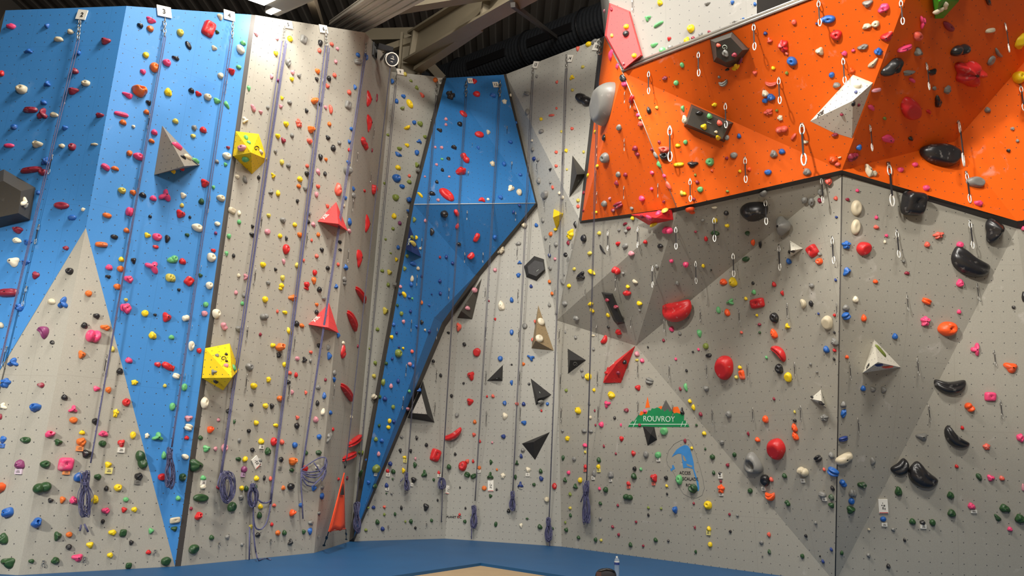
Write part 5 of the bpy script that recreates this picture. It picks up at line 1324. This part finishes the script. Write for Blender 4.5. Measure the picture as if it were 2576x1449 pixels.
# ================================================================ anchors, number plates
CH = {2: (201, 50, 196, 99), 3: (415, 46, 414, 92), 4: (586, 54, 584, 96), 5: (716, 66, 712, 103), 6: (820, 76, 822, 116), 7: (921, 108, 920, 132), 9: (997, 190, 995, 216), 10: (1099, 205, 1097, 240), 11: (1173, 204, 1172, 242),
      12: (1258, 203, 1257, 242), 13: (1340, 170, 1339, 203), 14: (1425, 138, 1424, 173), 15: (1509, 104, 1507, 136)}
for k, (x0, y0, x1, y1) in CH.items():
    A_, B_ = on_wall(x0, y0, .05), on_wall(x1, y1, .09)
    if A_ is None: A_ = on_wall(x0, y0 + 6, .05)
    if A_ is None: continue
    root = empty('anchor_chain', A_); tag(root, 'steel anchor chain at the top of rope ' + NUM[k], 'anchor chain', 'anchor chains above the ropes')
    n_ = 5; L = (B_ - A_).length / n_; t = (B_ - A_).normalized(); nn_ = hit(x1, y1)[1]; sx = t.cross(nn_).normalized()
    for q in range(n_):
        c = A_ + t * L * (q + .5); wv = sx if q % 2 else nn_
        bm = bmesh.new(); tube(bm, [c + t * L * .62 * math.sin(a_ * math.pi / 6) + wv * L * .3 * math.cos(a_ * math.pi / 6) for a_ in range(12)], L * .11, 5, True)
        child_of(bm_obj('link' if q < n_ - 1 else 'carabiner', bm, M['steel'], None, True), root)
PL = {2: (206, 37, 26, 27, -6), 3: (413, 29, 24, 28, -12), 4: (577, 39, 20, 25, -16), 5: (725, 62, 14, 19, -10), 6: (814, 73, 14, 20, -10), 9: (1007, 181, 15, 15, -8), 10: (1109, 204, 13, 16, 0), 11: (1183, 203, 13, 15, 0), 12: (1247, 213, 14, 16, 0),
      13: (1347, 163, 12, 18, -3), 14: (1433, 147, 13, 18, -3), 15: (1500, 117, 13, 20, -4)}
for k, (x, y, w_, h_, rot) in PL.items():
    p, n_, i = hit(x, y + 4)
    if p is None: p, n_, i = hit(x, y + 18)
    P = Plane(p, n_); P2 = Plane(p + n_ * .02, n_)
    c = P.hit(x, y, .02); r = P.hit(x + math.cos(math.radians(rot)) * 10, y - math.sin(math.radians(rot)) * 10, .02); xx = (r - c).normalized(); yy = n_.cross(xx); z = px_of(c)[2]
    root = empty('number_plate', c); tag(root, 'white plate with the rope number %s at the wall top' % NUM[k], 'number plate', 'rope number plates')
    bm = bmesh.new(); box(bm, c, xx * w_ * z / FPX / 2 / max(.5, abs(xx.dot(CX))), yy * h_ * z / FPX / 2, n_ * .008)
    child_of(bm_obj('plate', bm, M['paper']), root)
    text(root, 'number', str(k), x, y, Plane(p + n_ * .026, n_), h_ * .42, rot, M['ink'])

# ================================================================ route tags, cards, anchors near the ground
TC = {'w': ('white', (226, 222, 210)), 'l': ('lilac', (214, 196, 208)), 'o': ('orange', (240, 150, 90)), 'b': ('blue', (74, 118, 196)), 'y': ('yellow', (226, 214, 130)), 'k': ('black and white', (120, 118, 112)), 'u': ('purple', (196, 160, 190)), 'c': ('coral', (230, 112, 96))}
TMAT = {k: simple(v[0].replace(' ', '_') + '_tag_plastic', v[1], .5, vary=.03) for k, v in TC.items()}
trow = []
for ent in TAGS.replace('\n', '').split(';'):
    x, y, w_, h_, c = ent.split(','); x, y, w_, h_ = int(x), int(y), int(w_), int(h_)
    p, n_, i = hit(x, y)
    trow.append((x, y, w_, h_, c, p, n_, zone(x, y, i)))
tw = ordered([(r[0], r[1], r[4], r[7]) for r in trow])
for r, wd in zip(trow, tw):
    x, y, w_, h_, c, p, n_, zn = r
    z = px_of(p)[2]; upv = (Z - n_ * n_.z).normalized(); u = upv.cross(n_)
    root = empty('route_tag', p); cn = TC[c][0]
    lab = ('small %s route tag, the only %s tag %s' % (cn, cn, zn)) if wd == 'the only' else 'small %s route tag, %s %s tag %s' % (cn, wd.replace('|', ' ').strip(), cn, zn)
    if len(lab.split()) > 15: lab = lab.replace('small ', '', 1).replace(cn + ' tag', 'tag', 1)
    tag(root, lab, 'route tag', 'route tags below starting holds')
    bm = bmesh.new(); box(bm, p + n_ * .012, u * w_ * z / FPX / 2, upv * h_ * z / FPX / 2, n_ * .012)
    child_of(bm_obj('card', bm, TMAT[c]), root)
    bm = bmesh.new(); box(bm, p + n_ * .025 - upv * h_ * z / FPX * .12, u * w_ * z / FPX * .28, upv * h_ * z / FPX * .06, n_ * .002); box(bm, p + n_ * .025 + upv * h_ * z / FPX * .12, u * w_ * z / FPX * .2, upv * h_ * z / FPX * .05, n_ * .002)
    child_of(bm_obj('print', bm, M['greypaint']), root)
for (x, y, w_, h_, rot, lab) in ((643, 1163, 20, 28, 40, 'tilted white route card hung between ropes five and six'), (1126, 1232, 13, 20, -10, 'white route card beside the small round coil'),
                                 (1235, 1222, 15, 27, 3, 'white route card with a drawn climber between ropes twelve and thirteen'), (2221, 1273, 22, 35, 3, 'white route card with red edge on the outermost grey facet')):
    p, n_, i = hit(x, y); z = px_of(p)[2]; upv = (Z - n_ * n_.z).normalized(); u = upv.cross(n_); c, s_ = math.cos(math.radians(rot)), math.sin(math.radians(rot))
    X, Y = u * c + upv * s_, upv * c - u * s_; a_, b_ = w_ * z / FPX / 2, h_ * z / FPX / 2
    root = empty('route_card', p); tag(root, lab, 'route card')
    bm = bmesh.new(); box(bm, p + n_ * .012, X * a_, Y * b_, n_ * .010); child_of(bm_obj('card', bm, M['paper']), root)
    bm = bmesh.new()
    for dx, dy, sx, sy in ((-.1, .45, .06, .1), (-.3, .15, .12, .08), (.2, .1, .18, .12), (-.1, -.25, .14, .16), (.3, -.35, .1, .14)): box(bm, p + n_ * .023 + X * a_ * dx + Y * b_ * dy, X * a_ * sx, Y * b_ * sy, n_ * .002)
    child_of(bm_obj('print', bm, M['greypaint']), root)
    bm = bmesh.new(); box(bm, p + n_ * .023 - Y * b_ * .9, X * a_ * .92, Y * b_ * .05, n_ * .002); child_of(bm_obj('red_line', bm, M['inkred']), root)
hl = ['beside a small dark hold', 'beside the pink pointed hold', 'beside a maroon hold'] 
hrow = []
for ent in HANGERS.replace('\n', '').split(';'):
    x, y = map(int, ent.split(',')); hrow.append((x, y, 'h', zone(x, y, hit(x, y)[2])))
for r, wd in zip(hrow, ordered(hrow)):
    p, n_, i = hit(r[0], r[1]); root = empty('bolt_hanger', p)
    tag(root, 'steel ground anchor ring, %s %s' % (wd.replace('|', ' ').strip() if wd != 'the only' else 'the only one', r[3]), 'bolt hanger', 'anchor rings near the mat')
    upv = (Z - n_ * n_.z).normalized(); u = upv.cross(n_)
    bm = bmesh.new(); box(bm, p + n_ * .01, u * .012, upv * .018, n_ * .01); child_of(bm_obj('plate', bm, M['steel']), root)
    bm = bmesh.new(); tube(bm, [p + n_ * .03 - upv * .03 + u * .013 * math.cos(a_ * math.pi / 6) + upv * .022 * math.sin(a_ * math.pi / 6) for a_ in range(12)], .005, 5, True); child_of(bm_obj('ring', bm, M['steel'], None, True), root)

# ================================================================ logos painted on the pale face
def paint(root, name, pts, mat, off=.004, P=None):
    V = [P.hit(x, y, off) for x, y in pts]
    tr_ = tessellate_polygon([V]); n_ = len(V)
    V2 = V + [v - P.n * .006 for v in V]
    f = [tuple(t) for t in tr_] + [(k, (k + 1) % n_, n_ + (k + 1) % n_, n_ + k) for k in range(n_)]
    o = mesh_obj(name, V2, f, mat); child_of(o, root); return o


p, n_, i = hit(1655, 1060); PLG = Plane(p, n_)
root = empty('painted_logo', p); tag(root, 'green mountain logo reading ROUVROY painted on the pale grey face', 'painted logo')
paint(root, 'peak', [(1623, 1026), (1629, 998), (1635, 1025)], M['orangepaint'], .003, PLG)
paint(root, 'peak', [(1607, 1048), (1612, 1034), (1618, 1036), (1622, 1031), (1628, 1035), (1630, 1048)], M['orangepaint'], .003, PLG)
paint(root, 'peak', [(1654, 1040), (1657, 1024), (1663, 1021), (1669, 1025), (1672, 1040)], M['orangepaint'], .003, PLG)
paint(root, 'peak', [(1689, 1042), (1694, 1024), (1705, 1023), (1711, 1035), (1711, 1042)], M['orangepaint'], .003, PLG)
paint(root, 'dark_peak', [(1663, 1030), (1675, 1006), (1690, 1032), (1684, 1042), (1672, 1042)], M['greypaint'], .0045, PLG)
paint(root, 'hill', [(1580, 1074), (1584, 1066), (1592, 1058), (1594, 1062), (1600, 1052), (1606, 1044), (1614, 1045), (1620, 1040), (1626, 1042), (1632, 1031), (1636, 1034), (1640, 1027), (1646, 1028), (1653, 1025), (1660, 1027), (1664, 1032), (1667, 1028),
                   (1671, 1036), (1676, 1032), (1680, 1029), (1684, 1036), (1690, 1033), (1696, 1040), (1702, 1038), (1708, 1040), (1714, 1042), (1721, 1044), (1720, 1058), (1724, 1057), (1726, 1063), (1730, 1066), (1734, 1074)], M['greenpaint'], .006, PLG)
paint(root, 'stripe', [(1583, 1066.3), (1729, 1066.3), (1730, 1068), (1582, 1068)], M['whitepaint'], .008, PLG)
for x in (1592, 1712, 1722):
    paint(root, 'stripe', [(x, 1073.5), (x + 8, 1056), (x + 9.2, 1056), (x + 1.4, 1073.5)] if x < 1650 else [(x, 1073.5), (x + 5, 1060), (x + 6.2, 1060), (x + 1.4, 1073.5)], M['whitepaint'], .0085, PLG)
text(root, 'lettering', 'ROUVROY', 1657, 1054.5, Plane(p + n_ * .004, n_), 14, -1, M['whitepaint'], -.006)
p, n_, i = hit(1720, 1180); PL2 = Plane(p, n_)
root = empty('painted_logo', p); tag(root, 'sky blue arched logo with dark handwriting painted on the pale grey face', 'painted logo')
paint(root, 'arch', [(1690, 1150), (1693, 1144), (1702, 1131), (1712, 1124), (1722, 1119.5), (1730, 1121), (1736, 1130), (1741, 1147), (1745, 1165), (1746, 1180), (1751, 1196), (1757, 1214), (1759, 1228), (1757, 1235), (1752, 1234), (1755, 1229), (1752, 1212), (1747, 1196), (1743, 1180), (1738, 1178), (1728, 1176), (1719, 1178),
                     (1716, 1160), (1714, 1142), (1706, 1141), (1697, 1145)], M['bluepaint'], .004, PL2)
paint(root, 'pale_patch', [(1717, 1144), (1722, 1149), (1727, 1160), (1722, 1160), (1718, 1155)], M['grey3'], .006, PL2)
paint(root, 'pale_patch', [(1726, 1166), (1742, 1172), (1740, 1176), (1729, 1172)], M['grey3'], .006, PL2)
paint(root, 'foot', [(1686, 1180), (1691, 1177), (1691, 1170), (1694, 1170), (1698, 1179), (1692, 1183), (1688, 1186)], M['bluepaint'], .004, PL2)
for s_, x, y in (('ACCES', 1723, 1190), ('ESCALADE', 1734, 1205), ('ROU', 1735, 1221)): text(root, 'lettering', s_, x, y, PL2, 7.5, -2, M['ink'], -.004)
bm = bmesh.new(); tube(bm, [PL2.hit(x, y, .003) for x, y in ((1733, 1106), (1742, 1118), (1752, 1148), (1762, 1180), (1769, 1208), (1772, 1228), (1766, 1246), (1752, 1253), (1736, 1251), (1720, 1243), (1706, 1222), (1700, 1200), (1692, 1184), (1680, 1170), (1676, 1156), (1682, 1134), (1697, 1116), (1714, 1107))], .003, 4, True)
child_of(bm_obj('outline', bm, M['kick']), root)
p, n_, i = hit(1142, 1301)
root = empty('painted_logo', p); tag(root, 'small dark lettering reading PLANET ROC low on the back wall', 'painted logo')
text(root, 'lettering', 'PLANET R C', 1142, 1301, Plane(p, n_), 5.2, -2, M['ink'])
bm = bmesh.new(); PP3 = Plane(p, n_); tube(bm, [PP3.hit(1153.5 + 2.2 * math.cos(a_), 1300.5 + 2.4 * math.sin(a_), .006) for a_ in (0, 1.05, 2.1, 3.14, 4.2, 5.24)], .006, 4, True)
child_of(bm_obj('red_ring', bm, M['inkred']), root)

# ================================================================ auto-belay and its orange gate
p, n_, i = hit(975, 190)
c = at_depth(985, 150, 15.9)
ax = (CAM - c).normalized(); ax = (ax + Vector((.25, 0, .1))).normalized()
sx = ax.cross(Z).normalized(); sy = sx.cross(ax)
root = empty('auto_belay', c); tag(root, 'round white-rimmed auto-belay unit hung high above the shaded side wall', 'auto belay')
def cyl(bm, c, ax_, r0, r1, d0, d1, seg=28):
    a1 = ax_.cross(Z).normalized(); a2 = a1.cross(ax_)
    A_ = [bm.verts.new(c + ax_ * d0 + (a1 * math.cos(2 * math.pi * k / seg) + a2 * math.sin(2 * math.pi * k / seg)) * r0) for k in range(seg)]
    B_ = [bm.verts.new(c + ax_ * d1 + (a1 * math.cos(2 * math.pi * k / seg) + a2 * math.sin(2 * math.pi * k / seg)) * r1) for k in range(seg)]
    for k in range(seg): bm.faces.new((A_[k], A_[(k + 1) % seg], B_[(k + 1) % seg], B_[k]))
    bm.faces.new(A_); bm.faces.new(B_)
bm = bmesh.new(); cyl(bm, c, ax, .13, .15, -.16, .04); child_of(bm_obj('casing', bm, M['black']), root)
bm = bmesh.new(); tube(bm, [c + ax * .05 + (sx * math.cos(k * math.pi / 12) + sy * math.sin(k * math.pi / 12)) * .137 for k in range(24)], .014, 8, True); child_of(bm_obj('rim', bm, M['paper'], None, True), root)
bm = bmesh.new(); tube(bm, [c + ax * -.10 + (sx * math.cos(k * math.pi / 12) + sy * math.sin(k * math.pi / 12)) * .142 for k in range(24)], .014, 8, True); child_of(bm_obj('rear_ring', bm, M['steel'], None, True), root)
bm = bmesh.new(); cyl(bm, c, ax, .118, .11, .04, .062); child_of(bm_obj('face_label', bm, M['navy']), root)
bm = bmesh.new(); tube(bm, [c + ax * .067 + sy * .05 + sx * .02 * math.cos(k) + sy * .02 * math.sin(k) for k in (0, 1, 2, 3, 4, 5)], .004, 4); box(bm, c + ax * .064 + sy * .012, sx * .04, sy * .006, ax * .002); box(bm, c + ax * .064 - sy * .05, sx * .025, sy * .005, ax * .002)
child_of(bm_obj('print', bm, M['paper']), root)
bw = on_wall(958, 150, .0); bt = at_depth(972, 122, 15.9)
bm = bmesh.new(); tube(bm, [bw, at_depth(975, 128, 15.9), c + sy * .17], .03, 6); tube(bm, [c + sy * .13, c + sy * .2], .02, 6); box(bm, at_depth(968, 121, 15.95), sx * .16, sy * .055, ax * .1)
child_of(bm_obj('bracket', bm, M['black']), root)
bm = bmesh.new(); q0 = c - sy * .14; q1 = on_wall(872, 1156, .22)
t = (q1 - q0).normalized(); s = t.cross(ax).normalized(); box(bm, (q0 + q1) / 2, (q1 - q0) / 2, s * .010, ax * .003)
child_of(bm_obj('webbing', bm, M['rope_dark']), root)
PF = Plane(on_wall(848, 1270), hit(848, 1270)[1])
tri = [PF.hit(866, 1190, .24), PF.hit(827, 1337, .3), PF.hit(869, 1330, .3)]
root = empty('belay_gate', tri[0]); tag(root, 'bright orange triangular cloth belay gate hanging on the shaded side wall', 'belay gate')
fn = (tri[1] - tri[0]).cross(tri[2] - tri[0]).normalized()
if fn.dot(CAM - tri[0]) < 0: fn = -fn
bm = bmesh.new(); R_ = random.Random(3); ns = 12; grid = []
for r in range(ns + 1):
    f = r / ns; A_ = tri[0].lerp(tri[1], f); B_ = tri[0].lerp(tri[2], f); row = []
    for k in range(9):
        g = k / 8; wob = .018 * f * math.sin(g * 9 + f * 2) * (1 if 0 < k < 8 else .3)
        row.append(bm.verts.new(A_.lerp(B_, g) + fn * wob + Z * (-.02 * f * math.sin(g * 12))))
    grid.append(row)
for r in range(ns):
    for k in range(8):
        try: bm.faces.new((grid[r][k], grid[r + 1][k], grid[r + 1][k + 1], grid[r][k + 1]))
        except ValueError: pass
bmesh.ops.remove_doubles(bm, verts=bm.verts, dist=.0004)
ext = bmesh.ops.solidify(bm, geom=bm.faces[:], thickness=.012)
child_of(bm_obj('cloth', bm, M['flag'], None, True), root)
bm = bmesh.new(); tube(bm, [tri[0], tri[1], tri[2]], .012, 6); child_of(bm_obj('hem', bm, M['flag'], None, True), root)
PFF = Plane(tri[0] + fn * .035, fn)
bm = bmesh.new(); V = [PFF.hit(x, y) for x, y in ((864.5, 1216), (857, 1245), (866, 1245))]; V2 = [v - fn * .01 for v in V]
vv = [bm.verts.new(v) for v in V + V2]; bm.faces.new(vv[:3]); bm.faces.new(vv[3:][::-1])
for k in range(3): bm.faces.new((vv[k], vv[(k + 1) % 3], vv[3 + (k + 1) % 3], vv[3 + k]))
child_of(bm_obj('warning_print', bm, M['ink']), root)
kt = PF.hit(870, 1158, .22)
bm = bmesh.new(); cc = (kt + tri[0]) / 2 + (kt - tri[0]) * .2; up_ = (kt - tri[0]).normalized(); sd = up_.cross(fn).normalized(); hl_ = (kt - tri[0]).length
tube(bm, [cc + up_ * hl_ * .3 * math.sin(k * math.pi / 7) + sd * hl_ * .13 * math.cos(k * math.pi / 7) for k in range(14)], .012, 6, True); child_of(bm_obj('carabiner', bm, M['black'], None, True), root)
for a_, b_ in (((827, 1337), (815, 1372)), ((870, 1331), (871, 1357))):
    q0, q1 = PF.hit(*a_, .3), PF.hit(*b_, .06)
    bm = bmesh.new(); box(bm, (q0 + q1) / 2, (q1 - q0) / 2, sd * .014, fn * .004); box(bm, q0 * .55 + q1 * .45, (q1 - q0) * .08, sd * .03, fn * .012); box(bm, q1, (q1 - q0).normalized() * .03, sd * .02, fn * .02)
    child_of(bm_obj('strap', bm, M['black']), root)
# small dark frame high on the shaded side wall
p, n_, i = hit(943, 133); root = empty("framed_notice", p); P = Plane(p, n_)
tag(root, 'narrow black frame high on the shaded side wall', 'framed notice')
fr = [P.hit(x, y, .02) for x, y in ((940, 106), (948, 116), (946, 148), (938, 138))]
bm = bmesh.new()
for k in range(4): tube(bm, [fr[k], fr[(k + 1) % 4]], .02, 4)
child_of(bm_obj('frame', bm, M['black']), root)
child_of(mesh_obj('sheet', [v - n_ * .012 for v in fr], [(0, 1, 2, 3)], M['kick']), root)

# ================================================================ on the mat: bottle and bag
gl = bpy.data.materials.new('clear_plastic'); gl.use_nodes = True
bs = gl.node_tree.nodes['Principled BSDF']; bs.inputs['Transmission Weight'].default_value = .85; bs.inputs['Roughness'].default_value = .08; bs.inputs['IOR'].default_value = 1.25
no = gl.node_tree.nodes.new('ShaderNodeTexNoise'); no.inputs['Scale'].default_value = 30; bp = gl.node_tree.nodes.new('ShaderNodeBump'); bp.inputs['Strength'].default_value = .4
gl.node_tree.links.new(no.outputs['Fac'], bp.inputs['Height']); gl.node_tree.links.new(bp.outputs['Normal'], bs.inputs['Normal']); bs.inputs['Base Color'].default_value = (.9, .95, .97, 1)
def lathe(bm, c, prof, seg=24):
    rr = [[bm.verts.new(c + Vector((r * math.cos(2 * math.pi * k / seg), r * math.sin(2 * math.pi * k / seg), z))) for k in range(seg)] for r, z in prof]
    for i in range(len(rr) - 1):
        for k in range(seg): bm.faces.new((rr[i][k], rr[i][(k + 1) % seg], rr[i + 1][(k + 1) % seg], rr[i + 1][k]))
    bm.faces.new(rr[0]); bm.faces.new(rr[-1])
c = at_z(1551.5, 1455); sc = c.y and px_of(c)[2] / FPX
root = empty('water_bottle', c); tag(root, 'clear plastic water bottle with a blue and white label standing on the blue mat', 'water bottle')
H_ = 52.5 * sc; r_ = 6.4 * sc
prof = [(r_ * .9, 0), (r_, H_ * .03)]
for k in range(9): prof += [(r_ * (.97 if k % 2 else .90), H_ * (.06 + .055 * k))]
prof += [(r_ * .98, H_ * .60), (r_, H_ * .76), (r_ * .9, H_ * .84), (r_ * .55, H_ * .91), (r_ * .34, H_ * .94)]
bm = bmesh.new(); lathe(bm, c, prof); child_of(bm_obj('body', bm, gl, None, True), root)
bm = bmesh.new(); lathe(bm, c, [(r_ * 1.03, H_ * .62), (r_ * 1.03, H_ * .735)]); child_of(bm_obj('label_band', bm, HM['N']), root)
bm = bmesh.new(); lathe(bm, c, [(r_ * 1.04, H_ * .735), (r_ * 1.04, H_ * .76)]); child_of(bm_obj('label_edge', bm, M['paper']), root)
bm = bmesh.new(); lathe(bm, c, [(r_ * .40, H_ * .94), (r_ * .40, H_ * .995), (r_ * .34, H_)]); child_of(bm_obj('cap', bm, M['paper']), root)
c = at_z(1524, 1462); sc = px_of(c)[2] / FPX
root = empty('black_bag', c); root.name = 'kit_bag'; tag(root, 'black soft bag lying on the blue mat beside the bottle', 'bag')
bm = bmesh.new(); bmesh.ops.create_icosphere(bm, subdivisions=4, radius=1)
for v in bm.verts:
    q = v.co; sx_, sy_, sz_ = 27 * sc, 18 * sc, 29 * sc
    v.co = Vector((math.copysign(abs(q.x) ** .65, q.x) * sx_, math.copysign(abs(q.y) ** .7, q.y) * sy_, max(-.05, math.copysign(abs(q.z) ** .6, q.z)) * sz_ * (1 - .13 * max(0, -q.x)) + .05 * sz_)) + Vector((0, 0, .006 * math.sin(9 * q.x) * math.cos(7 * q.y))) + c
child_of(bm_obj('body', bm, M['sling'], None, True), root)
bm = bmesh.new(); tube(bm, [c + Vector((x * sc, -12 * sc, z * sc)) for x, z in ((-26, 8), (-24, 18), (-20, 24), (-12, 26), (0, 30), (12, 28), (20, 24))], .018, 6); child_of(bm_obj('strap', bm, M['black'], None, True), root)
bm = bmesh.new(); box(bm, c + Vector((-20 * sc, -15 * sc, 16 * sc)), Vector((6 * sc, 0, 0)), Vector((0, 1.5 * sc, 0)), Vector((0, 0, 7 * sc))); child_of(bm_obj('pocket', bm, simple('brown_leather', (78, 52, 48), .7)), root)

sp = area('lamp_spill', PC.hit(700, 22, .55), PC.hit(690, 90, 0), 16, .5, .12)  # added light for the glow the two ceiling lamps throw on the wall
